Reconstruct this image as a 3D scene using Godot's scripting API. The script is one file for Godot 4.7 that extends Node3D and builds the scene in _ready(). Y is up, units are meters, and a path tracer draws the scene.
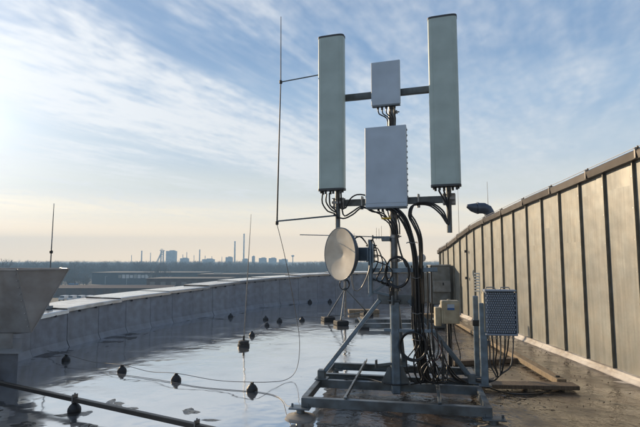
extends Node3D

# ------------------------------------------------------------------ mesh builder
class MB:
	var v := PackedVector3Array()
	var n := PackedVector3Array()
	var uv := PackedVector2Array()
	var col := PackedColorArray()

	func tri3(a: Vector3, b: Vector3, c: Vector3, na: Vector3, nb: Vector3, nc: Vector3) -> void:
		var f := (b - a).cross(c - a)
		if f.length_squared() < 1e-16:
			return
		if f.dot(na + nb + nc) > 0.0:
			v.append(a); v.append(c); v.append(b)
			n.append(na); n.append(nc); n.append(nb)
		else:
			v.append(a); v.append(b); v.append(c)
			n.append(na); n.append(nb); n.append(nc)

	func tri(a: Vector3, b: Vector3, c: Vector3, nn: Vector3) -> void:
		tri3(a, b, c, nn, nn, nn)

	func quad(a: Vector3, b: Vector3, c: Vector3, d: Vector3, nn: Vector3) -> void:
		var f := (b - a).cross(d - a)
		if f.length_squared() > 1e-16:
			f = f.normalized()
			nn = f if f.dot(nn) >= 0.0 else -f
		tri(a, b, c, nn)
		tri(a, c, d, nn)

	func facet(a: Vector3, b: Vector3, c: Vector3, out: Vector3) -> void:
		var f := (b - a).cross(c - a).normalized()
		tri(a, b, c, f if f.dot(out) >= 0.0 else -f)

	func box(c: Vector3, s: Vector3, bs := Basis.IDENTITY, bev := 0.0) -> void:
		var h := s * 0.5
		var e := minf(bev, minf(h.x, minf(h.y, h.z)) * 0.45)
		var p := func(sg: Vector3, ax: int) -> Vector3:
			var q := Vector3(sg.x * (h.x - e), sg.y * (h.y - e), sg.z * (h.z - e))
			q[ax] = sg[ax] * h[ax]
			return c + bs * q
		for ax in 3:
			var a1 := (ax + 1) % 3
			var a2 := (ax + 2) % 3
			for sg in [-1.0, 1.0]:
				var q := []
				for k in [[-1.0, -1.0], [1.0, -1.0], [1.0, 1.0], [-1.0, 1.0]]:
					var w := Vector3.ZERO
					w[ax] = sg; w[a1] = k[0]; w[a2] = k[1]
					q.append(p.call(w, ax))
				var nn := Vector3.ZERO
				nn[ax] = sg
				quad(q[0], q[1], q[2], q[3], bs * nn)
			if e > 0.0:
				for s1 in [-1.0, 1.0]:
					for s2 in [-1.0, 1.0]:
						var w0 := Vector3.ZERO
						w0[ax] = -1.0; w0[a1] = s1; w0[a2] = s2
						var w1 := w0
						w1[ax] = 1.0
						var nn := Vector3.ZERO
						nn[a1] = s1; nn[a2] = s2
						quad(p.call(w0, a1), p.call(w1, a1), p.call(w1, a2), p.call(w0, a2), (bs * nn).normalized())
		if e > 0.0:
			for sx in [-1.0, 1.0]:
				for sy in [-1.0, 1.0]:
					for sz in [-1.0, 1.0]:
						var w := Vector3(sx, sy, sz)
						tri(p.call(w, 0), p.call(w, 1), p.call(w, 2), (bs * w).normalized())

	# a bar of rectangular section between two points
	func bar(a: Vector3, b: Vector3, w: float, h: float, bev := 0.004, up := Vector3.UP) -> void:
		var z := (b - a).normalized()
		var x := up.cross(z)
		if x.length() < 0.01:
			x = Vector3.RIGHT
		x = x.normalized()
		var y := z.cross(x).normalized()
		box((a + b) * 0.5, Vector3(w, h, a.distance_to(b)), Basis(x, y, z), bev)

	# a steel channel lying along a-b: web on one side, two flanges
	func channel(a: Vector3, b: Vector3, w: float, h: float, side := 1.0) -> void:
		var z := (b - a).normalized()
		var x := Vector3.UP.cross(z).normalized() * side
		bar(a + x * (w * 0.5 - 0.004), b + x * (w * 0.5 - 0.004), 0.008, h, 0.002)
		var fw := w - 0.008
		for k in [-1.0, 1.0]:
			var o: Vector3 = Vector3.UP * k * (h * 0.5 - 0.004) - x * 0.004
			bar(a + o, b + o, fw, 0.008, 0.002)

	func tube(pts: Array, r, sides := 8, caps := true) -> void:
		var m := pts.size()
		var t0: Vector3 = (pts[1] - pts[0]).normalized()
		var x := t0.cross(Vector3.UP)
		if x.length() < 0.05:
			x = t0.cross(Vector3.RIGHT)
		x = x.normalized()
		var rings := []
		var nrm := []
		for i in m:
			var t: Vector3
			if i == 0: t = pts[1] - pts[0]
			elif i == m - 1: t = pts[m - 1] - pts[m - 2]
			else: t = pts[i + 1] - pts[i - 1]
			t = t.normalized()
			x = (x - t * x.dot(t)).normalized()
			var y := t.cross(x)
			var rr: float = r[i] if r is Array else r
			var ring := []
			var rn := []
			for k in sides:
				var an := TAU * k / sides
				var d := x * cos(an) + y * sin(an)
				ring.append(pts[i] + d * rr)
				rn.append(d)
			rings.append(ring); nrm.append(rn)
		for i in m - 1:
			for k in sides:
				var k2 := (k + 1) % sides
				tri3(rings[i][k], rings[i][k2], rings[i + 1][k2], nrm[i][k], nrm[i][k2], nrm[i + 1][k2])
				tri3(rings[i][k], rings[i + 1][k2], rings[i + 1][k], nrm[i][k], nrm[i + 1][k2], nrm[i + 1][k])
		if caps:
			var ta: Vector3 = (pts[0] - pts[1]).normalized()
			var tb: Vector3 = (pts[m - 1] - pts[m - 2]).normalized()
			for k in range(1, sides - 1):
				tri(rings[0][0], rings[0][k], rings[0][k + 1], ta)
				tri(rings[m - 1][0], rings[m - 1][k], rings[m - 1][k + 1], tb)

	func rod(a: Vector3, b: Vector3, r: float, sides := 10) -> void:
		tube([a, b], r, sides)

	# profile: array of Vector2(radius, height); axis = bs.y
	func lathe(o: Vector3, prof: Array, sides := 20, bs := Basis.IDENTITY, jitter := 0.0, sd := 1) -> void:
		var rg := RandomNumberGenerator.new()
		rg.seed = sd
		var wob := []
		for k in sides:
			wob.append(1.0 + rg.randf_range(-jitter, jitter))
		for i in prof.size() - 1:
			var p0: Vector2 = prof[i]
			var p1: Vector2 = prof[i + 1]
			var dd := p1 - p0
			var nn := Vector2(dd.y, -dd.x).normalized()
			for k in sides:
				var k2 := (k + 1) % sides
				var a0 := TAU * k / sides
				var a1 := TAU * (k + 1) / sides
				var d0 := Vector3(cos(a0), 0, sin(a0))
				var d1 := Vector3(cos(a1), 0, sin(a1))
				var w0: float = wob[k]
				var w1: float = wob[k2]
				var q0 := o + bs * (d0 * p0.x * w0 + Vector3.UP * p0.y)
				var q1 := o + bs * (d1 * p0.x * w1 + Vector3.UP * p0.y)
				var q2 := o + bs * (d1 * p1.x * w1 + Vector3.UP * p1.y)
				var q3 := o + bs * (d0 * p1.x * w0 + Vector3.UP * p1.y)
				var n0 := bs * (d0 * nn.x + Vector3.UP * nn.y)
				var n1 := bs * (d1 * nn.x + Vector3.UP * nn.y)
				if p0.x > 1e-5:
					tri3(q0, q1, q2, n0, n1, n1)
				if p1.x > 1e-5:
					tri3(q0, q2, q3, n0, n1, n0)

	# 2-D outline (x, z) swept from y0 to y1, in basis bs at o; smooth sides when smooth
	func sweep(o: Vector3, poly: Array, y0: float, y1: float, bs := Basis.IDENTITY, smooth := true, ends := true) -> void:
		var m := poly.size()
		var c := Vector2.ZERO
		for q in poly: c += q / m
		var nr := []
		for i in m:
			var e: Vector2 = poly[(i + 1) % m] - poly[(i - 1 + m) % m]
			var d := Vector2(e.y, -e.x).normalized()
			if d.dot(poly[i] - c) < 0: d = -d
			nr.append(bs * Vector3(d.x, 0, d.y))
		for i in m:
			var j := (i + 1) % m
			var a: Vector3 = o + bs * Vector3(poly[i].x, y0, poly[i].y)
			var b: Vector3 = o + bs * Vector3(poly[j].x, y0, poly[j].y)
			var a2: Vector3 = o + bs * Vector3(poly[i].x, y1, poly[i].y)
			var b2: Vector3 = o + bs * Vector3(poly[j].x, y1, poly[j].y)
			if smooth:
				tri3(a, b, b2, nr[i], nr[j], nr[j])
				tri3(a, b2, a2, nr[i], nr[j], nr[i])
			else:
				quad(a, b, b2, a2, nr[i] + nr[j])
		if ends:
			for i in m:
				var j := (i + 1) % m
				for yy in [y0, y1]:
					tri(o + bs * Vector3(c.x, yy, c.y), o + bs * Vector3(poly[i].x, yy, poly[i].y), o + bs * Vector3(poly[j].x, yy, poly[j].y), bs * Vector3(0, signf(yy - (y0 + y1) * 0.5), 0))

	func mesh(origin: Vector3) -> ArrayMesh:
		var vv := PackedVector3Array()
		vv.resize(v.size())
		for i in v.size():
			vv[i] = v[i] - origin
		var a := []
		a.resize(Mesh.ARRAY_MAX)
		a[Mesh.ARRAY_VERTEX] = vv
		a[Mesh.ARRAY_NORMAL] = n
		if uv.size() == v.size(): a[Mesh.ARRAY_TEX_UV] = uv
		if col.size() == v.size(): a[Mesh.ARRAY_COLOR] = col
		var m := ArrayMesh.new()
		m.add_surface_from_arrays(Mesh.PRIMITIVE_TRIANGLES, a)
		return m

# ------------------------------------------------------------------ object helpers
var used := {}
func numbered(called: String) -> String:
	var k: int = used.get(called, -1) + 1
	used[called] = k
	return called if k == 0 else "%s_%03d" % [called, k]

func tag(o: Node, label: String, category: String, group := "") -> void:
	o.set_meta("label", label)
	o.set_meta("category", category)
	if group != "": o.set_meta("group", group)

func thing(called: String, label: String, category: String, at: Vector3, group := "") -> Node3D:
	var o := Node3D.new()
	o.name = numbered(called)
	add_child(o)
	o.position = at
	tag(o, label, category, group)
	return o

func base_of(o: Node) -> Vector3:
	var q := Vector3.ZERO
	var w := o
	while w is Node3D and w != self:
		q += (w as Node3D).position
		w = w.get_parent()
	return q

func part(parent: Node, called: String, mb: MB, m: Material) -> MeshInstance3D:
	var o := MeshInstance3D.new()
	o.name = called
	o.mesh = mb.mesh(base_of(parent))
	o.material_override = m
	parent.add_child(o, true)
	return o

func struct(called: String, mb: MB, m: Material, kind := "structure", at := Vector3.ZERO) -> MeshInstance3D:
	var o := MeshInstance3D.new()
	o.name = numbered(called)
	o.mesh = mb.mesh(at)
	o.position = at
	o.material_override = m
	o.set_meta("kind", kind)
	add_child(o)
	return o

func copy(o: Node3D, called: String, at: Vector3, turn: float, label := "") -> Node3D:
	var c: Node3D = o.duplicate()
	c.name = numbered(called)
	add_child(c)
	c.position = at
	c.rotation.y = turn
	if label != "": c.set_meta("label", label)
	return c

# ------------------------------------------------------------------ materials
func lin(r: float, g: float, b: float, a := 1.0) -> Color:
	var c := Color(r, g, b).linear_to_srgb()
	c.a = a
	return c

func noise(freq: float, sd: int, oct := 4) -> FastNoiseLite:
	var f := FastNoiseLite.new()
	f.noise_type = FastNoiseLite.TYPE_SIMPLEX_SMOOTH
	f.seed = sd
	f.frequency = freq
	f.fractal_type = FastNoiseLite.FRACTAL_FBM
	f.fractal_octaves = oct
	return f

# seamless grey texture, values lo..hi (sRGB values)
func noise_tex(size: int, freq: float, sd: int, lo: float, hi: float, oct := 4, warm := 0.0, power := 1.0) -> ImageTexture:
	var im := noise(freq, sd, oct).get_seamless_image(size, size)
	im.convert(Image.FORMAT_RGB8)
	var d := im.get_data()
	for i in range(0, d.size(), 3):
		var t := pow(d[i] / 255.0, power)
		var g := lerpf(lo, hi, t)
		d[i] = int(clampf(g * (1.0 + warm * (1.0 - t)), 0, 1) * 255)
		d[i + 1] = int(clampf(g, 0, 1) * 255)
		d[i + 2] = int(clampf(g * (1.0 - warm * (1.0 - t)), 0, 1) * 255)
	return ImageTexture.create_from_image(Image.create_from_data(size, size, false, Image.FORMAT_RGB8, d))

func normal_tex(size: int, freq: float, sd: int, strength: float, oct := 4) -> ImageTexture:
	var im := noise(freq, sd, oct).get_seamless_image(size, size)
	im.convert(Image.FORMAT_RGBA8)
	im.bump_map_to_normal_map(strength)
	return ImageTexture.create_from_image(im)

var T := {}
func mat(c: Color, rough: float, metal := 0.0, tex := "", scale := 1.0, ntex := "", nscale := 0.3, spec := 0.5) -> StandardMaterial3D:
	var m := StandardMaterial3D.new()
	m.albedo_color = c
	m.roughness = rough
	m.metallic = metal
	m.metallic_specular = spec
	if tex != "" or ntex != "":
		m.uv1_triplanar = true
		m.uv1_scale = Vector3.ONE * scale
	if tex != "": m.albedo_texture = T[tex]
	if ntex != "":
		m.normal_enabled = true
		m.normal_texture = T[ntex]
		m.normal_scale = nscale
	return m

# ------------------------------------------------------------------ places
const MAST := Vector3(0.87, 0.0, -5.9)
var RU := Vector3(cos(deg_to_rad(18)), 0, sin(deg_to_rad(18)))
var RN := Vector3(-sin(deg_to_rad(18)), 0, cos(deg_to_rad(18)))
func rp(s: float, h: float, d := 0.0) -> Vector3:
	return MAST + RU * s + RN * d + Vector3.UP * h
const F0 := Vector3(-0.188, 0.0, -5.37)
const FU := Vector3(0.9815, 0.0, 0.1914)
const FV := Vector3(0.1914, 0.0, -0.9815)
func fp(u: float, w: float, h: float) -> Vector3:
	return F0 + FU * u + FV * w + Vector3.UP * h
var RB := Basis(Vector3.UP, deg_to_rad(-18))
var FB := Basis(Vector3.UP, deg_to_rad(-11))

func curve(pts: Array, step := 0.03) -> Array:
	var out := []
	for i in pts.size() - 1:
		var a: Vector3 = pts[maxi(i - 1, 0)]
		var b: Vector3 = pts[i]
		var c: Vector3 = pts[i + 1]
		var d: Vector3 = pts[mini(i + 2, pts.size() - 1)]
		var k := maxi(2, int(b.distance_to(c) / step))
		for j in k:
			out.append(b.cubic_interpolate(c, a, d, float(j) / k))
	out.append(pts[-1])
	return out

# piecewise-linear lookup in [[x, y], ...]
func look(tab: Array, x: float) -> float:
	if x <= tab[0][0]: return tab[0][1]
	for i in tab.size() - 1:
		if x <= tab[i + 1][0]:
			return lerpf(tab[i][1], tab[i + 1][1], (x - tab[i][0]) / (tab[i + 1][0] - tab[i][0]))
	return tab[-1][1]

# the parapet's inner foot (x, z) with its height, from beside the camera round to the far right
var PAR := [[-5.12, 7.0, 0.62], [-5.1, 0.0, 0.62], [-5.06, -4.0, 0.63], [-5.0, -7.0, 0.655], [-4.93, -8.48, 0.67], [-4.8, -9.7, 0.72], [-4.55, -11.2, 0.775], [-4.12, -12.8, 0.82], [-3.5, -14.6, 0.87], [-2.45, -17.3, 0.975], [-1.15, -19.35, 1.045], [0.79, -21.07, 1.14], [3.0, -21.9, 1.18], [5.5, -22.2, 1.2], [9.0, -21.8, 1.2]]
var par_pts := []    # [Vector3 foot, tangent, height] every 0.1 m
func par_at(s: float) -> Array:
	var i := clampi(int(s / 0.1), 0, par_pts.size() - 2)
	var f := clampf(s / 0.1 - i, 0, 1)
	var a: Array = par_pts[i]
	var b: Array = par_pts[i + 1]
	return [a[0].lerp(b[0], f), (a[1] as Vector3).lerp(b[1], f).normalized(), lerpf(a[2], b[2], f)]
func par_x(z: float) -> float:
	var tab := []
	for q in PAR: tab.append([-q[1], q[0]])
	return look(tab, -z)

# the curved wall on the right: plan point and inward normal at arc length s (s = -z on the straight part)
const WX := 4.2
const WZ0 := 16.6
const WR := 8.0
func wall_at(s: float) -> Array:
	if s <= WZ0:
		return [Vector3(WX, 0, -s), Vector3(-1, 0, 0), Vector3(0, 0, -1)]
	var a := (s - WZ0) / WR
	return [Vector3(WX + WR * (1 - cos(a)), 0, -WZ0 - WR * sin(a)), Vector3(-cos(a), 0, -sin(a)), Vector3(sin(a), 0, -cos(a))]
var WTOP := [[-6.0, 3.62], [0.0, 3.33], [6.3, 3.06], [7.25, 3.01], [8.45, 2.94], [9.7, 2.88], [10.9, 2.8], [13.0, 2.66], [13.6, 2.6], [14.7, 2.44], [15.8, 2.26], [16.5, 2.14], [17.5, 2.05], [19.0, 2.0], [30.0, 1.95]]

# ------------------------------------------------------------------ sky
var sky_rows := []
var n_a: FastNoiseLite
var n_b: FastNoiseLite
var n_c: FastNoiseLite
const SKY_W := 4096
const SKY_H := 2048
const SUN_AZ := -42.0
const SUN_EL := 15.0
var sun_dir: Vector3
var BANDS := [[-9.0, 0.45], [-6.0, 0.5], [-4.6, 0.42], [-3.9, 0.34], [-3.45, 0.26], [-3.1, 0.5], [-2.8, 0.92], [-2.4, 0.9], [-2.15, 0.72], [-1.85, 0.74], [-1.62, 0.55], [-1.42, 0.28], [-1.15, 0.34], [-0.75, 0.46], [-0.3, 0.46], [0.1, 0.3], [0.6, 0.26], [1.2, 0.36], [2.5, 0.5], [4.0, 0.55], [9.0, 0.55]]
func sky_row(r: int) -> void:
	var row := PackedFloat32Array()
	row.resize(SKY_W * 3)
	var th := (r + 0.5) / SKY_H * PI
	var y := cos(th)
	var ch := sin(th)
	var el := rad_to_deg(asin(y))
	# clear air by height
	var air := Vector3.ZERO
	var tab := [[0.0, Vector3(1.75, 1.28, 0.76)], [2.5, Vector3(1.55, 1.17, 0.74)], [5.0, Vector3(1.06, 0.91, 0.68)], [8.0, Vector3(0.62, 0.645, 0.62)], [12.0, Vector3(0.43, 0.52, 0.61)], [17.0, Vector3(0.265, 0.39, 0.555)], [24.0, Vector3(0.145, 0.265, 0.455)], [33.0, Vector3(0.10, 0.20, 0.38)], [50.0, Vector3(0.085, 0.17, 0.33)], [90.0, Vector3(0.07, 0.145, 0.29)]]
	for i in tab.size() - 1:
		if el >= tab[i][0] and el <= tab[i + 1][0]:
			air = (tab[i][1] as Vector3).lerp(tab[i + 1][1], smoothstep(tab[i][0], tab[i + 1][0], el))
	var fade := smoothstep(2.5, 9.0, el)
	for c in SKY_W:
		var az := (c + 0.5) / SKY_W * TAU
		var d := Vector3(sin(az) * ch, y, -cos(az) * ch)
		var g := rad_to_deg(acos(clampf(d.dot(sun_dir), -1, 1)))
		var glow := 1.6 * exp(-g / 5.5) + 0.26 * exp(-g / 19.0)
		var away := smoothstep(60.0, 170.0, g)
		var q := air * (1.0 - 0.16 * away) + Vector3(1.0, 0.94, 0.84) * glow
		if fade > 0.0:
			var yy := maxf(y, 0.045)
			var px := d.x / yy
			var pz := d.z / yy
			var along := px * 0.43 - pz * 0.903
			var off := px * 0.903 + pz * 0.43
			var w := n_a.get_noise_2d(along * 0.35, off * 0.8)
			var o2 := off + w * 0.55
			var cov := look(BANDS, o2)
			cov += 0.5 * n_b.get_noise_2d(along * 0.45 + w, off * 1.25 + w * 1.5) * (0.45 + 0.55 * smoothstep(-0.6, -1.6, off))
			var fine := n_c.get_noise_2d(along * 2.4 + w * 2.0, off * 5.2 - along * 0.7)
			cov += 0.50 * fine * (0.2 + cov) * (0.5 + 0.5 * smoothstep(-0.4, -1.4, off))
			cov += 0.30 * n_c.get_noise_2d(along * 7.5 + 50.0, off * 13.0 + along * 3.0) * clampf(cov, 0.0, 0.7)
			cov += 0.22 * n_c.get_noise_2d(along * 1.3 - off * 1.0, off * 10.0 + 31.0) * (0.5 + 0.5 * smoothstep(-0.4, -1.4, off))
			cov = smoothstep(0.02, 1.08, cov) * fade
			var bright := 0.70 + 0.32 * exp(-g / 24.0)
			q = q.lerp(Vector3(0.97, 0.985, 1.0) * bright, cov * 0.85)
		row[c * 3] = q.x
		row[c * 3 + 1] = q.y
		row[c * 3 + 2] = q.z
	sky_rows[r] = row.to_byte_array()

func make_sky() -> Sky:
	n_a = noise(0.6, 11, 3)
	n_b = noise(0.7, 23, 5)
	n_c = noise(0.9, 37, 5)
	sky_rows.resize(SKY_H / 2)
	var id := WorkerThreadPool.add_group_task(sky_row, SKY_H / 2)
	WorkerThreadPool.wait_for_group_task_completion(id)
	var bytes := PackedByteArray()
	for r in SKY_H / 2: bytes.append_array(sky_rows[r])
	var low := PackedFloat32Array()
	low.resize(SKY_W * 3)
	for c in SKY_W:
		low[c * 3] = 0.30; low[c * 3 + 1] = 0.29; low[c * 3 + 2] = 0.28
	var lb := low.to_byte_array()
	for r in SKY_H / 2: bytes.append_array(lb)
	sky_rows.clear()
	var im := Image.create_from_data(SKY_W, SKY_H, false, Image.FORMAT_RGBF, bytes)
	var pm := PanoramaSkyMaterial.new()
	pm.panorama = ImageTexture.create_from_image(im)
	var s := Sky.new()
	s.sky_material = pm
	return s

# ------------------------------------------------------------------ scene
func _ready() -> void:
	# camera
	var cam := Camera3D.new()
	cam.position = Vector3(0, 1.6, 0)
	cam.rotation_degrees = Vector3(5.54, 0, 0)
	cam.fov = 46.24
	cam.near = 0.05
	cam.far = 9000.0
	add_child(cam)
	# sky and air
	var el := deg_to_rad(SUN_EL)
	var az := deg_to_rad(SUN_AZ)
	sun_dir = Vector3(sin(az) * cos(el), sin(el), -cos(az) * cos(el))
	var env := Environment.new()
	env.background_mode = Environment.BG_SKY
	env.sky = make_sky()
	env.tonemap_mode = Environment.TONE_MAPPER_LINEAR
	env.tonemap_exposure = 1.28
	env.sdfgi_enabled = true
	env.ssao_enabled = true
	env.ssil_enabled = true
	env.fog_enabled = true
	env.fog_density = 0.00085
	env.fog_light_color = Color(0.68, 0.85, 1.0)
	var we := WorldEnvironment.new()
	we.environment = env
	add_child(we)
	# sun, low on the left beyond the frame
	var sun := DirectionalLight3D.new()
	sun.light_color = Color(1.0, 0.895, 0.745)
	sun.light_energy = 1.55
	sun.light_angular_distance = 0.6
	sun.shadow_enabled = true
	add_child(sun)
	sun.look_at_from_position(sun_dir * 10.0, Vector3.ZERO)
	print("sky ", Time.get_ticks_msec())
	make_textures()
	make_ground()
	make_deck()
	make_parapet()
	make_wall()
	print("structure ", Time.get_ticks_msec())
	make_far()
	print("far ", Time.get_ticks_msec())
	make_mast()
	make_antennas()
	make_dish()
	make_cables()
	make_side_gear()
	make_roof_things()
	print("done ", Time.get_ticks_msec())

func make_textures() -> void:
	T.blotch = noise_tex(512, 0.006, 3, 0.76, 1.0, 5, 0.04)
	T.faint = noise_tex(512, 0.008, 4, 0.90, 1.0, 6)
	T.fine = noise_tex(512, 0.05, 5, 0.78, 1.0, 4)
	T.stain = noise_tex(512, 0.004, 9, 0.5, 1.0, 6, 0.10, 0.7)
	T.rough = noise_tex(512, 0.01, 13, 0.55, 1.0, 5)
	T.grain = normal_tex(512, 0.08, 7, 6.0, 3)
	T.dent = normal_tex(512, 0.006, 17, 14.0, 3)
	T.ripple = normal_tex(1024, 0.009, 29, 10.0, 3)
	# timber: streaks along one axis
	var nz := noise(0.02, 41, 5)
	var im := Image.create(256, 512, false, Image.FORMAT_RGB8)
	for y in 512:
		for x in 256:
			var t := 0.5 + 0.5 * nz.get_noise_2d(x * 5.0, y * 0.35) + 0.18 * nz.get_noise_2d(x * 18.0 + 400.0, y * 1.1)
			var g := lerpf(0.55, 1.0, clampf(t, 0, 1))
			im.set_pixel(x, y, Color(g, g * 0.97, g * 0.93))
	T.timber = ImageTexture.create_from_image(im)
	# weathered wall sheets: run-down streaks and clouds
	var na := noise(0.010, 51, 5)
	var nb := noise(0.03, 53, 4)
	im = Image.create(512, 512, false, Image.FORMAT_RGB8)
	for y in 512:
		for x in 512:
			var t := 0.60 + 0.42 * na.get_noise_2d(x * 1.0, y * 0.8) + 0.42 * nb.get_noise_2d(x * 2.2, y * 0.10) + 0.12 * nb.get_noise_2d(x * 3.0 + 900.0, y * 3.0)
			var g := lerpf(0.72, 1.0, clampf(t, 0, 1))
			var k := 0.035 * na.get_noise_2d(x * 1.3 + 300.0, y * 1.3 + 77.0)
			im.set_pixel(x, y, Color(g * (1.0 + k), g, g * (1.0 - k)))
	T.sheet = ImageTexture.create_from_image(im)

# ------------------------------------------------------------------ ground far below
func make_ground() -> void:
	var mb := MB.new()
	var y := -14.0
	var R := 1300.0
	for i in 24:
		var a0 := TAU * i / 24
		var a1 := TAU * (i + 1) / 24
		mb.tri(Vector3(0, y, 0), Vector3(cos(a0) * R, y, sin(a0) * R), Vector3(cos(a1) * R, y, sin(a1) * R), Vector3.UP)
	var m := mat(lin(0.05, 0.05, 0.042), 0.95, 0.0, "blotch", 0.02)
	struct("ground", mb, m)

# ------------------------------------------------------------------ roof deck and standing rain water
var dn1: FastNoiseLite
var dn2: FastNoiseLite
var dn3: FastNoiseLite
func dry_line(z: float) -> float:
	return look([[3.0, -0.4], [4.8, -0.3], [5.6, -0.15], [6.7, 0.0], [7.3, 0.7], [8.2, 1.7], [10.0, 2.1], [14.0, 2.4], [24.0, 2.6]], -z)
func lap_at(x: float, z: float) -> float:
	return fposmod(x * 0.985 + z * 0.10 + 0.02 * dn2.get_noise_2d(x * 2.0, z * 2.0), 1.0)
func deck_h(x: float, z: float) -> float:
	var e := x - dry_line(z) + 0.45 * dn2.get_noise_2d(x * 0.8, z * 0.8)
	var rise := smoothstep(-0.25, 0.7, e)
	# shallow wrinkles in the felt, longer across than along
	var wrinkle := 0.0060 * dn1.get_noise_2d(x * 1.9 + 13.0, z * 4.6) + 0.0022 * dn3.get_noise_2d(x * 0.8, z * 1.9)
	var low := -0.0090 + 0.0085 * dn1.get_noise_2d(x, z * 0.8) + wrinkle
	# the sheet climbs a little towards the parapet's upstand and in front of the hood
	var edge := x - par_x(z)
	var seam := lap_at(x, z)
	low += 0.004 * smoothstep(0.07, 0.03, seam) * smoothstep(0.0, 0.02, seam)
	low += 0.0065 * smoothstep(1.5, 0.1, edge)
	low += 0.0075 * smoothstep(-6.6, -4.9, z) * smoothstep(0.4, -2.4, x)
	var high := 0.0075 + 0.009 * dn1.get_noise_2d(x * 0.9 + 40.0, z * 0.9) + 0.8 * wrinkle
	var lap := lap_at(x, z)
	high += 0.0028 * smoothstep(0.06, 0.02, lap) * smoothstep(0.0, 0.02, lap)
	return lerpf(low, high, rise) + 0.0010 * dn3.get_noise_2d(x, z)

func make_deck() -> void:
	dn1 = noise(0.55, 61, 4)
	dn2 = noise(0.5, 67, 4)
	dn3 = noise(2.6, 71, 4)
	var nc := noise(0.45, 73, 5)
	var nf := noise(3.2, 79, 4)
	var ns := noise(0.9, 83, 4)
	var zs := []
	var z := 7.0
	while z > -23.0:
		zs.append(z)
		z -= 0.5 if z > -3.8 else 0.055 if z > -12.0 else 0.09
	var xs := []
	var x := -5.6
	while x < 7.2:
		xs.append(x)
		x += 0.055
	var nx := xs.size()
	var nzz := zs.size()
	var vv := PackedVector3Array()
	var nn := PackedVector3Array()
	var cc := PackedColorArray()
	var uu := PackedVector2Array()
	vv.resize(nx * nzz); nn.resize(nx * nzz); cc.resize(nx * nzz); uu.resize(nx * nzz)
	for j in nzz:
		for i in nx:
			vv[j * nx + i] = Vector3(xs[i], deck_h(xs[i], zs[j]), zs[j])
	for j in nzz:
		for i in nx:
			var k := j * nx + i
			var i0 := maxi(i - 1, 0)
			var i1 := mini(i + 1, nx - 1)
			var j0 := maxi(j - 1, 0)
			var j1 := mini(j + 1, nzz - 1)
			var ex := vv[j * nx + i1] - vv[j * nx + i0]
			var ez := vv[j0 * nx + i] - vv[j1 * nx + i]
			nn[k] = ez.cross(ex).normalized()
			var p := vv[k]
			uu[k] = Vector2((p.x + 5.6) / 12.8, (p.z + 23.0) / 30.0)
			# old bitumen felt: dark sheets, sandy silt where water has dried, rust-brown tide marks
			var e := p.x - dry_line(p.z)
			var silt := clampf(0.5 + 0.9 * nc.get_noise_2d(p.x, p.z) + 0.25 * nf.get_noise_2d(p.x, p.z), 0, 1)
			var c := Vector3(0.052, 0.047, 0.043).lerp(Vector3(0.145, 0.102, 0.07), silt * smoothstep(-0.6, 0.9, e + 0.3 * nc.get_noise_2d(p.z, p.x)))
			var tide := 1.0 - smoothstep(0.0, 0.0035, absf(p.y - 0.004 - 0.003 * ns.get_noise_2d(p.x, p.z)))
			c = c.lerp(Vector3(0.15, 0.115, 0.085), tide * 0.4)
			# torch-welded laps between the rolls, one metre apart
			if lap_at(p.x, p.z) < 0.05: c *= 0.6
			c *= 0.86 + 0.3 * nf.get_noise_2d(p.x * 2.0 + 9.0, p.z * 2.0)
			cc[k] = Color(c.x, c.y, c.z)
	var idx := PackedInt32Array()
	for j in nzz - 1:
		var zc: float = (zs[j] + zs[j + 1]) * 0.5
		for i in nx - 1:
			var xc: float = (xs[i] + xs[i + 1]) * 0.5
			if zc > -21.0 and xc < par_x(zc) - 0.35: continue
			if -zc < 18.0 and xc > WX + 0.1: continue
			var a := j * nx + i
			var b := a + 1
			var c := a + nx
			var d := c + 1
			idx.append_array([a, b, c, b, d, c] if false else [a, c, b, b, c, d])
	var arr := []
	arr.resize(Mesh.ARRAY_MAX)
	arr[Mesh.ARRAY_VERTEX] = vv
	arr[Mesh.ARRAY_NORMAL] = nn
	arr[Mesh.ARRAY_COLOR] = cc
	arr[Mesh.ARRAY_TEX_UV] = uu
	arr[Mesh.ARRAY_INDEX] = idx
	var am := ArrayMesh.new()
	am.add_surface_from_arrays(Mesh.PRIMITIVE_TRIANGLES, arr)
	var o := MeshInstance3D.new()
	o.name = "roof_deck"
	o.mesh = am
	var m := StandardMaterial3D.new()
	m.vertex_color_use_as_albedo = true
	m.uv1_triplanar = true
	m.uv1_world_triplanar = true
	m.uv1_scale = Vector3.ONE * 0.21
	m.albedo_texture = noise_tex(1024, 0.012, 97, 0.62, 1.0, 7)
	m.roughness = 1.0
	m.metallic_specular = 0.5
	# damp, glossy felt with drier patches
	m.roughness_texture = noise_tex(1024, 0.006, 101, 0.03, 0.44, 6)
	m.roughness_texture_channel = BaseMaterial3D.TEXTURE_CHANNEL_RED
	m.normal_enabled = true
	m.normal_texture = normal_tex(1024, 0.03, 91, 7.0, 6)
	m.normal_scale = 0.30
	o.material_override = m
	o.set_meta("kind", "structure")
	add_child(o)
	# rain water lying on the low part of the felt
	var w := MB.new()
	w.quad(Vector3(-5.5, 0, 6.0), Vector3(4.15, 0, 6.0), Vector3(4.15, 0, -21.6), Vector3(-5.5, 0, -21.6), Vector3.UP)
	var wm := StandardMaterial3D.new()
	wm.transparency = BaseMaterial3D.TRANSPARENCY_ALPHA
	wm.albedo_color = Color(0.84, 0.845, 0.85, 0.06)
	wm.metallic = 0.92
	wm.roughness = 0.25
	wm.roughness_texture = noise_tex(512, 0.008, 103, 0.12, 0.95, 5, 0.0, 1.5)
	wm.roughness_texture_channel = BaseMaterial3D.TEXTURE_CHANNEL_RED
	wm.metallic_specular = 0.5
	wm.uv1_triplanar = true
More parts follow.
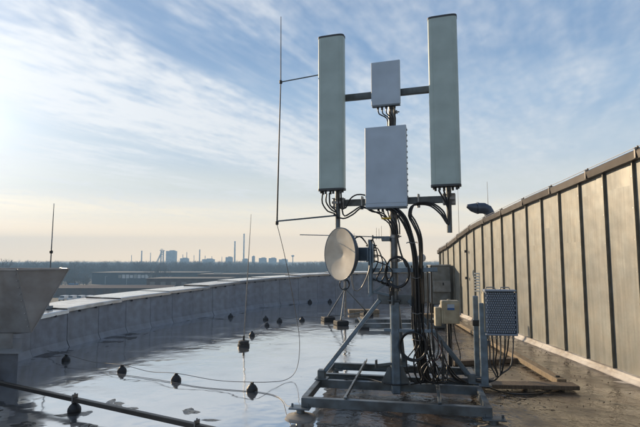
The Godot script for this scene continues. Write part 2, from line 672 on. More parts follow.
	wm.uv1_world_triplanar = true
	wm.uv1_scale = Vector3(0.22, 0.22, 0.22)
	wm.normal_enabled = true
	wm.normal_texture = T.ripple
	wm.normal_scale = 0.075
	struct("rain_water", w, wm)
	var rg := RandomNumberGenerator.new()
	rg.seed = 404
	var gr := MB.new()
	for k in 2600:
		var gx := rg.randf_range(-3.8, 4.05)
		var gz := rg.randf_range(-12.0, -4.6)
		var gh := deck_h(gx, gz)
		if gh < 0.001 or nc.get_noise_2d(gx * 2.0, gz * 2.0) < rg.randf_range(-0.2, 0.35): continue
		var sz := rg.randf_range(0.004, 0.011)
		if rg.randf() < 0.12:
			gr.box(Vector3(gx, gh + 0.003, gz), Vector3(sz * 5.0, 0.004, 0.005), Basis(Vector3.UP, rg.randf() * TAU))
		else:
			gr.box(Vector3(gx, gh + sz * 0.3, gz), Vector3(sz, sz * 0.8, sz * 1.2), Basis.from_euler(Vector3(rg.randf(), rg.randf() * 3.0, rg.randf())))
	struct("grit", gr, mat(lin(0.16, 0.13, 0.10), 0.85, 0.0, "blotch", 3.0), "stuff")

# ------------------------------------------------------------------ parapet
func make_parapet() -> void:
	# resample the foot line
	var raw := []
	for q in PAR: raw.append(Vector3(q[0], q[2], q[1]))
	var sm := curve(raw, 0.05)
	var acc := 0.0
	var next := 0.0
	for i in sm.size() - 1:
		var a: Vector3 = sm[i]
		var b: Vector3 = sm[i + 1]
		var L := Vector2(b.x - a.x, b.z - a.z).length()
		while next <= acc + L:
			var q := a.lerp(b, (next - acc) / L)
			var t := Vector3(b.x - a.x, 0, b.z - a.z).normalized()
			par_pts.append([Vector3(q.x, 0, q.z), t, q.y])
			next += 0.1
		acc += L
	var total := (par_pts.size() - 1) * 0.1
	var o := thing("parapet_wall", "long curved grey parapet with pale metal coping along the roof edge", "parapet", Vector3(-5, 0, -7))
	var felt := mat(lin(0.32, 0.345, 0.385), 0.58, 0.0, "blotch", 0.8, "grain", 0.12)
	var felt2 := mat(lin(0.29, 0.315, 0.36), 0.52, 0.0, "blotch", 0.9, "dent", 0.25)
	var cop := mat(lin(0.80, 0.80, 0.79), 0.2, 0.7, "faint", 0.9, "dent", 0.10)
	var cop2 := mat(lin(0.82, 0.81, 0.79), 0.26, 0.6, "blotch", 0.7, "dent", 0.12)
	var dark := mat(lin(0.06, 0.06, 0.065), 0.6)
	var rg := RandomNumberGenerator.new()
	rg.seed = 4
	# core: outer skin down to the street and the backing behind the sheets
	var core := MB.new()
	var W := 0.85
	var st := 0.5
	var s := 0.0
	while s < total - 0.01:
		var A := par_at(s)
		var B := par_at(minf(s + st, total))
		var na := Vector3(A[1].z, 0, -A[1].x)
		var nb := Vector3(B[1].z, 0, -B[1].x)     # outward
		var ha: Vector3 = Vector3.UP * (A[2] - 0.05)
		var hb: Vector3 = Vector3.UP * (B[2] - 0.05)
		var ia: Vector3 = A[0] + na * 0.03
		var ib: Vector3 = B[0] + nb * 0.03
		var oa: Vector3 = A[0] + na * (W - 0.04)
		var ob: Vector3 = B[0] + nb * (W - 0.04)
		core.quad(ia - Vector3.UP * 0.1, ib - Vector3.UP * 0.1, ib + hb, ia + ha, -na)
		core.quad(oa - Vector3.UP * 14, ob - Vector3.UP * 14, ob + hb, oa + ha, na)
		core.quad(ia + ha, ib + hb, ob + hb, oa + ha, Vector3.UP)
		s += st
	part(o, "wall_core", core, dark)
	# felt sheets dressed up the inner face, each about 0.95 m wide
	s = 0.0
	var k := 0
	while s < total - 0.3:
		var L := rg.randf_range(0.9, 1.06)
		var e := minf(s + L, total)
		var mb := MB.new()
		var steps := 4
		var lift := rg.randf_range(0.0, 0.008)
		for i in steps:
			var A := par_at(lerpf(s + 0.006, e - 0.006, float(i) / steps))
			var B := par_at(lerpf(s + 0.006, e - 0.006, float(i + 1) / steps))
			var na := Vector3(A[1].z, 0, -A[1].x)
			var nb := Vector3(B[1].z, 0, -B[1].x)
			var rows := [[0.0, -0.07], [0.05, -0.03], [0.12, 0.0], [1.0, 0.012]]
			for r in 3:
				var h0: float = rows[r][0] if r < 3 else 1.0
				var h1: float = rows[r + 1][0]
				var ya0: float = h0 if r < 3 else A[2]
				var ya1: float = (A[2] - 0.06) if r == 2 else h1
				var yb1: float = (B[2] - 0.06) if r == 2 else h1
				mb.quad(A[0] + na * (rows[r][1] - lift) + Vector3.UP * (ya0 - 0.02 * float(r == 0)), B[0] + nb * (rows[r][1] - lift) + Vector3.UP * (ya0 - 0.02 * float(r == 0)), B[0] + nb * (rows[r + 1][1] - lift) + Vector3.UP * yb1, A[0] + na * (rows[r + 1][1] - lift) + Vector3.UP * ya1, -na)
		for end in [s + 0.006, e - 0.006]:
			var A := par_at(end)
			var na := Vector3(A[1].z, 0, -A[1].x)
			var sg: Vector3 = -A[1] if end < (s + e) * 0.5 else A[1]
			mb.quad(A[0] + na * (-lift) + Vector3.UP * 0.12, A[0] + na * 0.03 + Vector3.UP * 0.12, A[0] + na * 0.03 + Vector3.UP * (A[2] - 0.06), A[0] + na * (0.012 - lift) + Vector3.UP * (A[2] - 0.06), sg)
		part(o, "panel", mb, felt if rg.randf() < 0.6 else felt2)
		s = e
		k += 1
	# coping sheets, each lapped over the next
	s = 0.0
	k = 0
	while s < total - 0.3:
		var e := minf(s + rg.randf_range(1.75, 1.95), total)
		var mb := MB.new()
		var steps := 5
		var dh := rg.randf_range(-0.008, 0.008)
		var roll := rg.randf_range(-0.01, 0.012)
		var prev := []
		for i in steps + 1:
			var A := par_at(lerpf(s - 0.05, e, float(i) / steps))
			var na := Vector3(A[1].z, 0, -A[1].x)
			var y0: float = A[2] + dh + 0.028 * (1.0 - float(i) / steps)
			var ring := [A[0] + na * -0.045 + Vector3.UP * (y0 - 0.075), A[0] + na * -0.05 + Vector3.UP * (y0 - 0.012), A[0] + na * -0.04 + Vector3.UP * y0, A[0] + na * (W * 0.5) + Vector3.UP * (y0 + 0.004 + roll * 0.4), A[0] + na * W + Vector3.UP * (y0 + 0.008 + roll), A[0] + na * (W + 0.012) + Vector3.UP * (y0 - 0.06)]
			if i > 0:
				for r in 5:
					var out: Vector3 = [-na, -na, Vector3.UP, Vector3.UP, na][r]
					mb.quad(prev[r], ring[r], ring[r + 1], prev[r + 1], out)
			if i == 0 or i == steps:
				var sg: Vector3 = -A[1] if i == 0 else A[1]
				for r in 4:
					mb.quad(ring[r], ring[r + 1], ring[r + 1] - Vector3.UP * 0.012, ring[r] - Vector3.UP * 0.012, sg)
			prev = ring
		part(o, "coping", mb, cop if k % 3 else cop2)
		# holding-down clips under the drip edge
		for f in [0.2, 0.5, 0.8]:
			var A := par_at(lerpf(s, e, f))
			var na := Vector3(A[1].z, 0, -A[1].x)
			var cb := MB.new()
			cb.box(A[0] + na * -0.03 + Vector3.UP * (A[2] - 0.085), Vector3(0.05, 0.035, 0.03), Basis(Vector3.UP, atan2(A[1].x, A[1].z)), 0.004)
			part(o, "clip", cb, dark)
		s = e
		k += 1

# ------------------------------------------------------------------ sheet-metal wall on the right
func make_wall() -> void:
	var o := thing("plant_room", "curved plant room wall of weathered beige metal sheets with standing seams", "building", Vector3(WX, 0, -8))
	var sheets := [mat(lin(0.25, 0.247, 0.218), 0.5, 0.12, "sheet", 0.45, "dent", 0.09), mat(lin(0.228, 0.228, 0.205), 0.48, 0.12, "sheet", 0.38, "dent", 0.11), mat(lin(0.268, 0.262, 0.226), 0.52, 0.12, "sheet", 0.52, "dent", 0.08)]
	var seam := mat(lin(0.24, 0.23, 0.19), 0.45, 0.3, "blotch", 1.0)
	var trim := mat(lin(0.10, 0.088, 0.08), 0.45, 0.35, "blotch", 0.8, "dent", 0.1)
	var plinth := mat(lin(0.46, 0.44, 0.42), 0.55, 0.0, "stain", 0.8, "dent", 0.8)
	var steel := mat(lin(0.25, 0.25, 0.25), 0.4, 0.7)
	var rg := RandomNumberGenerator.new()
	rg.seed = 8
	# backing and roof
	var core := MB.new()
	var s := -6.0
	while s < 27.0:
		var e := s + 0.5
		var A := wall_at(s)
		var B := wall_at(e)
		var ha := Vector3.UP * (look(WTOP, s) - 0.03)
		var hb := Vector3.UP * (look(WTOP, e) - 0.03)
		var a: Vector3 = A[0] - A[1] * 0.05
		var b: Vector3 = B[0] - B[1] * 0.05
		core.quad(a - Vector3.UP * 0.1, b - Vector3.UP * 0.1, b + hb, a + ha, A[1])
		var rc := Vector3(11.0, 3.0, -8.0)
		core.quad(a + ha, b + hb, Vector3(11, look(WTOP, e) + 0.2, b.z), Vector3(11, look(WTOP, s) + 0.2, a.z), Vector3.UP)
		s = e
	part(o, "backing", core, mat(lin(0.1, 0.1, 0.1), 0.8))
	s = -6.02
	var pitch := 0.70
	var hb0 := 0.075
	while s < 27.0:
		var e := s + pitch
		var mb := MB.new()
		var lean := rg.randf_range(-0.006, 0.006)
		var bow := rg.randf_range(0.0, 0.014)
		var cols := 6
		var rows := 5
		var grid := []
		for i in cols + 1:
			var f := float(i) / cols
			var A := wall_at(lerpf(s + 0.012, e - 0.012, f))
			var top := look(WTOP, lerpf(s, e, f)) - 0.06
			var line := []
			for r in rows + 1:
				var q := float(r) / rows
				line.append(A[0] + A[1] * (0.004 + lean * (f - 0.5) + bow * sin(PI * f) * sin(PI * (0.15 + 0.7 * q)) ) + Vector3.UP * lerpf(hb0, top, q))
			grid.append(line)
		for i in cols:
			for r in rows:
				mb.quad(grid[i][r], grid[i + 1][r], grid[i + 1][r + 1], grid[i][r + 1], wall_at(s)[1])
		var sheet := part(o, "panel", mb, sheets[rg.randi() % 3])
		if s > 2.0 and s < 14.0:
			var sc := MB.new()
			var A0 := wall_at(s + 0.06)
			for q in 7:
				var hh := lerpf(0.2, look(WTOP, s) - 0.3, q / 6.0)
				sc.rod(A0[0] + Vector3.UP * hh, A0[0] + A0[1] * 0.018 + Vector3.UP * hh, 0.011, 6)
			part(sheet, "screws", sc, steel).set_meta("kind", "stuff")
		# standing seam
		var A := wall_at(s)
		var top := look(WTOP, s) - 0.06
		var sb := MB.new()
		var a: Vector3 = A[0] + A[1] * 0.018 + Vector3.UP * hb0
		sb.box(a + Vector3.UP * (top - hb0) * 0.5, Vector3(0.05, top - hb0, 0.018), Basis(A[1], Vector3.UP, A[1].cross(Vector3.UP)), 0.004)
		part(o, "seam", sb, seam)
		s = e
	# felt upstand along the foot
	s = -6.0
	while s < 22.0:
		var e := s + rg.randf_range(0.95, 1.1)
		var mb := MB.new()
		var ofs := rg.randf_range(0.0, 0.012)
		for i in 5:
			var s0 := lerpf(s, e - 0.004, i / 5.0)
			var s1 := lerpf(s, e - 0.004, (i + 1) / 5.0)
			var A := wall_at(s0)
			var B := wall_at(s1)
			var prof := [[0.115, -0.02], [0.085, 0.012], [0.055 , 0.06], [0.045, 0.098], [0.0, 0.104]]
			for r in 4:
				var w0 := ofs + 0.006 * sin(s0 * 9.0 + r)
				var w1 := ofs + 0.006 * sin(s1 * 9.0 + r)
				mb.quad(A[0] + A[1] * (prof[r][0] + w0) + Vector3.UP * prof[r][1], B[0] + B[1] * (prof[r][0] + w1) + Vector3.UP * prof[r][1], B[0] + B[1] * (prof[r + 1][0] + w1) + Vector3.UP * prof[r + 1][1], A[0] + A[1] * (prof[r + 1][0] + w0) + Vector3.UP * prof[r + 1][1], A[1] + Vector3.UP * 0.5)
		part(o, "upstand", mb, plinth)
		s = e
	# capping sheets with brackets at the laps
	s = -5.9
	var k := 0
	while s < 25.0:
		var e := s + 1.23
		var mb := MB.new()
		var dz := 0.006 if k % 2 == 0 else 0.0
		var prev := []
		for i in 6:
			var ss := lerpf(s - 0.02, e + 0.0, i / 5.0)
			var A := wall_at(ss)
			var t := look(WTOP, ss) + dz
			var ring := [A[0] + A[1] * 0.0 + Vector3.UP * (t - 0.12), A[0] + A[1] * 0.085 + Vector3.UP * (t - 0.115), A[0] + A[1] * (0.10 + dz) + Vector3.UP * (t - 0.02), A[0] + A[1] * 0.09 + Vector3.UP * t, A[0] - A[1] * 0.3 + Vector3.UP * (t + 0.045)]
			if i > 0:
				for r in 4:
					mb.quad(prev[r], ring[r], ring[r + 1], prev[r + 1], [Vector3.DOWN, A[1], A[1] + Vector3.UP, Vector3.UP][r])
			prev = ring
		part(o, "coping", mb, trim)
		var A := wall_at(s)
		var t := look(WTOP, s)
		var cb := MB.new()
		cb.box(A[0] + A[1] * 0.09 + Vector3.UP * (t - 0.05), Vector3(0.035, 0.12, 0.035), Basis(A[1], Vector3.UP, A[1].cross(Vector3.UP)), 0.004)
		cb.box(A[0] + A[1] * 0.0 + Vector3.UP * (t + 0.024), Vector3(0.22, 0.012, 0.035), Basis(A[1], Vector3.UP, A[1].cross(Vector3.UP)), 0.002)
		cb.rod(A[0] + A[1] * 0.06 + Vector3.UP * (t + 0.01), A[0] + A[1] * 0.06 + Vector3.UP * (t + 0.055), 0.012, 8)
		part(o, "bracket", cb, trim)
		s = e
		k += 1
	# earthing wire along the capping
	var wp := []
	for i in 130:
		var ss := -5.9 + i * 0.23
		var A := wall_at(ss)
		wp.append(A[0] + A[1] * 0.06 + Vector3.UP * (look(WTOP, ss) + 0.045))
	var wmb := MB.new()
	wmb.tube(wp, 0.005, 5)
	part(o, "earth_wire", wmb, steel)
	# thin rods and a gooseneck vent on its roof
	var g := thing("gooseneck_vent", "dark sheet metal gooseneck vent on the plant room roof", "vent", Vector3(5.2, 2.3, -15.5))
	var vm := mat(lin(0.10, 0.12, 0.16), 0.4, 0.5, "blotch", 1.0)
	var p := Vector3(5.28, 2.25, -15.5)
	var vb := MB.new()
	vb.tube([p, p + Vector3(0, 0.72, 0), p + Vector3(0, 0.86, 0), p + Vector3(-0.06, 0.96, 0), p + Vector3(-0.18, 1.02, 0), p + Vector3(-0.36, 1.02, 0)], [0.15, 0.15, 0.155, 0.165, 0.17, 0.17], 18)
	part(g, "duct", vb, vm)
	vb = MB.new()
	vb.tube([p + Vector3(-0.34, 1.02, 0), p + Vector3(-0.40, 1.02, 0)], [0.182, 0.182], 18)
	part(g, "collar", vb, vm)
	vb = MB.new()
	var hp := p + Vector3(-0.40, 1.02, 0)
	vb.tube([hp, hp + Vector3(-0.14, 0.02, 0), hp + Vector3(-0.30, 0.07, 0)], [0.165, 0.13, 0.05], 16)
	part(g, "beak", vb, vm)
	var r1 := thing("lightning_rod", "thin lightning rod behind the gooseneck vent", "rod", Vector3(5.55, 2.3, -16.4))
	vb = MB.new()
	vb.tube([Vector3(5.55, 2.2, -16.4), Vector3(5.55, 3.3, -16.4), Vector3(5.54, 4.25, -16.4)], [0.012, 0.01, 0.006], 6)
	part(r1, "shaft", vb, steel)
	vb = MB.new()
	vb.box(Vector3(5.55, 2.3, -16.4), Vector3(0.16, 0.1, 0.16), Basis.IDENTITY, 0.01)
	part(r1, "foot", vb, mat(lin(0.05, 0.05, 0.05), 0.7))
	var r2 := thing("lightning_rod", "thin lightning rod on the wall top below the right panel antenna", "rod", Vector3(4.62, 2.1, -16.6))
	vb = MB.new()
	vb.tube([Vector3(4.62, 2.0, -16.6), Vector3(4.62, 3.2, -16.6), Vector3(4.62, 4.02, -16.6)], [0.009, 0.008, 0.005], 6)
	part(r2, "shaft", vb, steel)
	vb = MB.new()
	vb.box(Vector3(4.62, 2.15, -16.6), Vector3(0.14, 0.12, 0.14), Basis.IDENTITY, 0.01)
	part(r2, "foot", vb, mat(lin(0.05, 0.05, 0.05), 0.7))
	# lamp bracket and cable clips seen on the far sheets
	for h in [1.15, 1.9]:
		var cl := MB.new()
		var A := wall_at(14.2)
		cl.box(A[0] + A[1] * 0.08 + Vector3.UP * h, Vector3(0.06, 0.07, 0.05), Basis.IDENTITY, 0.005)
		part(o, "wall_clip", cl, mat(lin(0.04, 0.04, 0.04), 0.6))

# ------------------------------------------------------------------ far things
func bare_tree(sd: int, h: float, depth: int) -> Array:
	var rg := RandomNumberGenerator.new()
	rg.seed = sd
	var trunk := MB.new()
	var crown := MB.new()
	var th := h * rg.randf_range(0.24, 0.32)
	var top := Vector3(rg.randf_range(-0.3, 0.3), th, rg.randf_range(-0.3, 0.3))
	trunk.tube([Vector3.ZERO, top * 0.5, top], [h * 0.022, h * 0.018, h * 0.015], 6)
	var stack := []
	for k in rg.randi_range(4, 5):
		var a := TAU * k / 4.5 + rg.randf_range(-0.4, 0.4)
		var up := rg.randf_range(0.8, 1.9)
		stack.append([top - Vector3.UP * rg.randf_range(0.0, th * 0.25), Vector3(cos(a), up, sin(a)).normalized(), h * rg.randf_range(0.22, 0.32), h * 0.010, 1])
	stack.append([top, Vector3(rg.randf_range(-0.15, 0.15), 1, rg.randf_range(-0.15, 0.15)).normalized(), h * 0.34, h * 0.012, 1])
	while stack.size() > 0:
		var b: Array = stack.pop_back()
		var p: Vector3 = b[0]
		var d: Vector3 = b[1]
		var L: float = b[2]
		var r: float = b[3]
		var lv: int = b[4]
		var bend := Vector3(rg.randf_range(-1, 1), rg.randf_range(-0.2, 0.6), rg.randf_range(-1, 1)) * 0.18
		var q := p + d * L * 0.5
		var d2 := (d + bend).normalized()
		var e := q + d2 * L * 0.5
		crown.tube([p, q, e], [r, r * 0.75, r * 0.5], 3, false)
		if lv < depth:
			for k in rg.randi_range(3, 5):
				var f := rg.randf_range(0.35, 1.0)
				var st := p.lerp(q, f * 2.0) if f < 0.5 else q.lerp(e, f * 2.0 - 1.0)
				var nd := (d2 + Vector3(rg.randf_range(-1, 1), rg.randf_range(-0.35, 0.7), rg.randf_range(-1, 1)) * 0.85).normalized()
				stack.append([st, nd, L * rg.randf_range(0.45, 0.72), maxf(r * 0.55, h * 0.0016), lv + 1])
	return [trunk, crown]

func box_part(parent: Node, called: String, c: Vector3, s: Vector3, m: Material, bev := 0.0) -> MeshInstance3D:
	var mb := MB.new()
	mb.box(c, s, Basis.IDENTITY, bev)
	return part(parent, called, mb, m)

func make_far() -> void:
	var G := -14.0
	var rg := RandomNumberGenerator.new()
	rg.seed = 21
	var bark := mat(lin(0.10, 0.088, 0.076), 0.95)
	# ---- buildings within half a kilometre
	var dark := mat(lin(0.045, 0.05, 0.06), 0.6, 0.0, "blotch", 0.1)
	var roofm := mat(lin(0.09, 0.085, 0.085), 0.8, 0.0, "blotch", 0.05)
	var brown := mat(lin(0.12, 0.075, 0.055), 0.85, 0.0, "blotch", 0.08)
	var glass := mat(lin(0.5, 0.5, 0.48), 0.12, 0.6)
	var pale := mat(lin(0.62, 0.61, 0.58), 0.6)
	var o := thing("warehouse", "dark flat-roofed warehouse with a row of pale windows beyond the parapet", "building", Vector3(-124, G, -380))
	box_part(o, "wall", Vector3(-124, G + 3.9, -380), Vector3(78, 7.8, 40), dark)
	box_part(o, "roof", Vector3(-124, G + 8.0, -380), Vector3(79.5, 0.4, 41.5), roofm)
	for k in 9:
		box_part(o, "window", Vector3(-143 + k * 2.75, G + 5.3, -359.9), Vector3(2.2, 2.6 if k % 3 else 2.1, 0.3), pale if k % 4 else glass)
	for k in 6:
		box_part(o, "door", Vector3(-112 + k * 6.2, G + 2.2, -359.9), Vector3(3.6, 3.6, 0.3), mat(lin(0.09, 0.1, 0.11), 0.6))
	for k in 4:
		var lm := MB.new()
		lm.rod(Vector3(-150 + k * 15.0, G + 0.0, -352), Vector3(-150 + k * 15.0, G + 5.6, -352), 0.09, 5)
		lm.bar(Vector3(-150 + k * 15.0, G + 5.6, -352), Vector3(-148.6 + k * 15.0, G + 5.8, -352), 0.12, 0.1)
		var lo := thing("street_lamp", "slim street lamp in front of the dark warehouse", "lamp post", Vector3(-150 + k * 15.0, G, -352), "lamps before the warehouse")
		part(lo, "post", lm, pale)
	o = thing("brown_hall", "low brown hall with flat roof just beyond the parapet", "building", Vector3(-66, G, -262))
	box_part(o, "wall", Vector3(-66, G + 3.6, -262), Vector3(40, 7.2, 24), brown)
	box_part(o, "roof", Vector3(-66, G + 7.35, -262), Vector3(41, 0.3, 25), roofm)
	for k in 7:
		box_part(o, "window", Vector3(-83 + k * 5.2, G + 5.0, -249.9), Vector3(2.4, 1.6, 0.3), mat(lin(0.2, 0.19, 0.17), 0.2))
	o = thing("long_hall", "long low brown industrial hall stretching right behind the parapet", "building", Vector3(-25, G, -320))
	box_part(o, "wall", Vector3(-22, G + 4.0, -320), Vector3(104, 8.0, 30), brown)
	box_part(o, "roof", Vector3(-22, G + 8.15, -320), Vector3(105, 0.3, 31), mat(lin(0.14, 0.115, 0.1), 0.85))
	for k in 6:
		box_part(o, "roof_light", Vector3(-64 + k * 16.0, G + 8.6, -316), Vector3(5.0, 0.7, 3.0), glass)
	o = thing("goods_shed", "long rust-brown goods shed beside the parked vans", "building", Vector3(-118, G, -236))
	box_part(o, "wall", Vector3(-104, G + 1.9, -236), Vector3(72, 3.8, 9), brown)
	var ro := MB.new()
	for sg in [-1.0, 1.0]:
		ro.quad(Vector3(-140.5, G + 3.7, -236 + sg * 5.0), Vector3(-67.5, G + 3.7, -236 + sg * 5.0), Vector3(-67.5, G + 4.9, -236), Vector3(-140.5, G + 4.9, -236), Vector3(0, 1, sg * 0.3))
	part(o, "roof", ro, mat(lin(0.17, 0.11, 0.085), 0.85, 0.0, "blotch", 0.3))
	for k in 10:
		box_part(o, "door", Vector3(-136 + k * 7.0, G + 1.6, -231.45), Vector3(2.6, 3.0, 0.12), mat(lin(0.07, 0.05, 0.045), 0.8))
	o = thing("shipping_container", "blue container standing before the hazy trees at left", "container", Vector3(-149, G, -305))
	box_part(o, "body", Vector3(-149, G + 1.45, -305), Vector3(5.0, 2.7, 2.4), mat(lin(0.05, 0.16, 0.32), 0.5), 0.03)
	for k in 8:
		box_part(o, "rib", Vector3(-151.2 + k * 0.62, G + 1.45, -303.77), Vector3(0.14, 2.4, 0.08), mat(lin(0.045, 0.14, 0.29), 0.5))
	box_part(o, "skid", Vector3(-149, G + 0.05, -305), Vector3(4.8, 0.1, 2.2), dark)
	for k in 4:
		var vx := -104.0 + k * 3.4
		var van := thing("parked_van", ["white van parked at the left end of the row", "white van second from the left in the row", "white van third from the left in the row", "white van parked at the right end of the row"][k], "van", Vector3(vx, G, -205), "vans parked by the goods shed")
		var vb := MB.new()
		vb.box(Vector3(vx, G + 1.25, -205.6), Vector3(1.9, 1.7, 3.6), Basis.IDENTITY, 0.12)
		vb.box(Vector3(vx, G + 0.85, -203.3), Vector3(1.85, 0.9, 1.3), Basis.IDENTITY, 0.14)
		part(van, "body", vb, mat(lin(0.7, 0.7, 0.7), 0.3))
		box_part(van, "windscreen", Vector3(vx, G + 1.62, -203.75), Vector3(1.6, 0.6, 0.12), mat(lin(0.03, 0.035, 0.04), 0.1), 0.03)
		for sx in [-0.85, 0.85]:
			for sz in [-206.6, -203.4]:
				var wb := MB.new()
				wb.rod(Vector3(vx + sx - 0.1, G + 0.33, sz), Vector3(vx + sx + 0.1, G + 0.33, sz), 0.33, 12)
				part(van, "wheel", wb, mat(lin(0.02, 0.02, 0.02), 0.8))
	# ---- bare trees one can tell apart
	var protos := []
	for k in 3:
		protos.append(bare_tree(100 + k, 20.0, 4))
	var meshes := []
	for q in protos:
		meshes.append([q[0].mesh(Vector3.ZERO), q[1].mesh(Vector3.ZERO)])
	# px column, height above eye level (m), distance
	var spots := [[-190.0, 6.6, 300.0, "tall bare tree at the left edge behind the metal hood"], [-196.0, 4.0, 315.0, "lower bare tree at the left edge behind the metal hood"], [-178.0, 4.6, 420.0, "bare tree just left of the dark warehouse"], [-186.0, 3.0, 400.0, "small bare tree left of the dark warehouse, half before its neighbour"], [-171.0, 3.4, 350.0, "bare tree close behind the left end of the warehouse"],
		[-163.0, 5.0, 450.0, "tall slender bare tree behind the warehouse windows"], [-158.0, 3.2, 440.0, "bare tree beside the slender one behind the warehouse"], [-142.0, 4.2, 455.0, "bare tree behind the middle of the warehouse roof"], [-108.0, 1.2, 330.0, "reddish bare bush-like tree before the mine tower"], [-101.0, 0.6, 326.0, "second reddish bare tree before the mine tower"], [-112.0, 0.2, 334.0, "smallest bare tree before the mine tower"],
		[-205.0, 2.6, 400.0, "bare tree left of the blue container"], [-193.0, 1.4, 390.0, "low bare tree right of the blue container"], [-56.0, 3.0, 430.0, "bare tree right of the two tall chimneys"], [-36.0, 2.8, 440.0, "bare tree below the loose end of the long lightning rod"], [-46.0, 2.0, 450.0, "bare tree between the chimneys and the long lightning rod"], [-84.0, 1.8, 440.0, "bare tree left of the two tall chimneys"], [-120.0, 2.6, 470.0, "bare tree behind the right end of the warehouse"]]
	for k in spots.size():
		var q: Array = spots[k]
		var hh: float = q[1] + 1.6 - G
		var t := thing("bare_tree", q[3], "tree", Vector3(q[0], G, -q[2]), "bare trees beyond the roof")
		var sc := hh / (19.0 + (k % 3))
		t.scale = Vector3(sc * rg.randf_range(0.8, 1.1), sc, sc)
		t.rotation.y = rg.randf() * TAU
		for w in 2:
			var mi := MeshInstance3D.new()
			mi.name = ["trunk", "crown"][w]
			mi.mesh = meshes[k % 3][w]
			mi.material_override = bark
			t.add_child(mi)
	# ---- the wood behind, one hazy mass
	var small := []
	for k in 3:
		var q := bare_tree(300 + k, 20.0, 3)
		var both := MB.new()
		both.v = q[0].v + q[1].v
		both.n = q[0].n + q[1].n
		small.append(both.mesh(Vector3.ZERO))
	for k in 3:
		var mm := MultiMesh.new()
		mm.transform_format = MultiMesh.TRANSFORM_3D
		mm.mesh = small[k]
		var list := []
		for i in 1150:
			var zz := rg.randf_range(440, 640) if i < 600 else rg.randf_range(640, 960)
			var xx := zz * rg.randf_range(-0.72, 0.34)
			if i % 9 == 0:
				zz = rg.randf_range(300, 440)
				xx = zz * rg.randf_range(-0.72, -0.46)
			var hgt := (15.6 + zz * rg.randf_range(-0.004, 0.0085)) / 20.0
			if i % 9 == 0: hgt *= rg.randf_range(0.4, 0.7)
			hgt *= 1.0 + 0.10 * sin(xx * 0.03) * sin(xx * 0.011 + 2.0)
			var b := Basis(Vector3.UP, rg.randf() * TAU).scaled(Vector3(hgt * 1.25, hgt, hgt * 1.25))
			list.append(Transform3D(b, Vector3(xx, G, -zz)))
		mm.instance_count = list.size()
		for i in list.size(): mm.set_instance_transform(i, list[i])
		var mi := MultiMeshInstance3D.new()
		mi.name = numbered("distant_wood")
		mi.multimesh = mm
		mi.material_override = bark
		mi.set_meta("kind", "stuff")
		tag(mi, "hazy blue belt of bare wood along the horizon", "wood")
		add_child(mi)
	# ---- industrial skyline
	var conc := mat(lin(0.48, 0.48, 0.47), 0.85, 0.0, "blotch", 0.03)
	var cdark := mat(lin(0.33, 0.335, 0.34), 0.85)
	# metres left/right, height above eye and base radius for 1800 m, drawn in to two thirds
	var K := 0.667
	var ch := [[-306.0, 74.0, 2.9, "shorter of the two tall chimneys side by side"], [-273.5, 101.0, 2.8, "taller of the two tall chimneys side by side"], [-432.0, 44.0, 2.4, "slim chimney right of the block tower"], [-640.0, 40.0, 2.5, "chimney left of the mine tower above the trees"], [-608.0, 33.0, 1.4, "thin stack just left of the mine tower"], [-478.0, 35.0, 1.4, "thin stack right beside the block tower"], [-492.0, 26.0, 1.4, "short thin stack close to the block tower"], [-452.0, 24.0, 1.2, "short thin stack between block tower and slim chimney"], [-412.0, 22.0, 1.3, "short stack right of the slim chimney"], [-388.0, 20.0, 1.3, "short stack midway between slim chimney and tall pair"], [-676.0, 24.0, 1.3, "short stack at the left of the skyline"], [-352.0, 18.0, 1.2, "short stack close left of the tall pair"]]
	for q in ch:
		var p := Vector3(q[0] * K, G, -1800 * K)
		var c := thing("chimney", q[3], "chimney", p, "works chimneys on the skyline")
		var H: float = q[1] * K + 15.6
		var rr: float = q[2] * K
		var mb := MB.new()
		mb.lathe(p, [Vector2(rr * 1.15, 0), Vector2(rr, H * 0.4), Vector2(rr * 0.82, H)], 10)
		part(c, "shaft", mb, conc)
		mb = MB.new()
		mb.lathe(p, [Vector2(rr * 0.95, H - 2.0), Vector2(rr * 0.95, H + 0.3), Vector2(rr * 0.5, H + 0.3)], 10)
		part(c, "crown_ring", mb, cdark)
	# blocks: centre x, width, height above eye
	var bl := [[-527.0, 33.0, 39.0, "large square block tower on the skyline"], [-322.0, 22.0, 17.0, "pale works block left of the tall chimneys"], [-203.0, 25.0, 14.0, "works block right of the tall chimneys"], [-168.0, 26.0, 13.5, "works block below the long lightning rod"], [-264.0, 20.0, 10.0, "low works block at the foot of the taller chimney"], [-236.0, 8.0, 20.0, "narrow tower right of the tall chimneys"], [-480.0, 26.0, 13.0, "low works block right of the block tower"], [-395.0, 40.0, 10.0, "long low works block in the middle of the skyline"], [-130.0, 30.0, 9.0, "low works block at the right end of the skyline"]]
	for q in bl:
		var p := Vector3(q[0] * K, G, -1780 * K)
		var b := thing("works_block", q[3], "building", p, "works blocks on the skyline")
		var H: float = q[2] * K + 15.6
		var bw: float = q[1] * K
		box_part(b, "wall", p + Vector3(0, H * 0.5, 0), Vector3(bw, H, 16), conc)
		box_part(b, "roof", p + Vector3(bw * 0.1, H + 0.8, 0), Vector3(bw * 0.5, 1.6, 9), cdark)
		for k in 3:
			box_part(b, "window_band", p + Vector3(0, H - 3.0 - k * 4.0, 8.05), Vector3(bw * 0.86, 1.1, 0.3), cdark)
	# mine tower: slim tower, raking legs, two wheels
	var mp := Vector3(-346.0, G, -1100.0)
	var mt := thing("mine_tower", "mine winding tower with raking legs and wheels on the skyline", "tower", mp)
	var mb := MB.new()
	var H := 40.0
	for sx in [-3.0, 3.0]:
		for sz in [-3.0, 3.0]:
			mb.bar(mp + Vector3(sx, 0, sz), mp + Vector3(sx * 0.8, H, sz * 0.8), 1.1, 1.1)
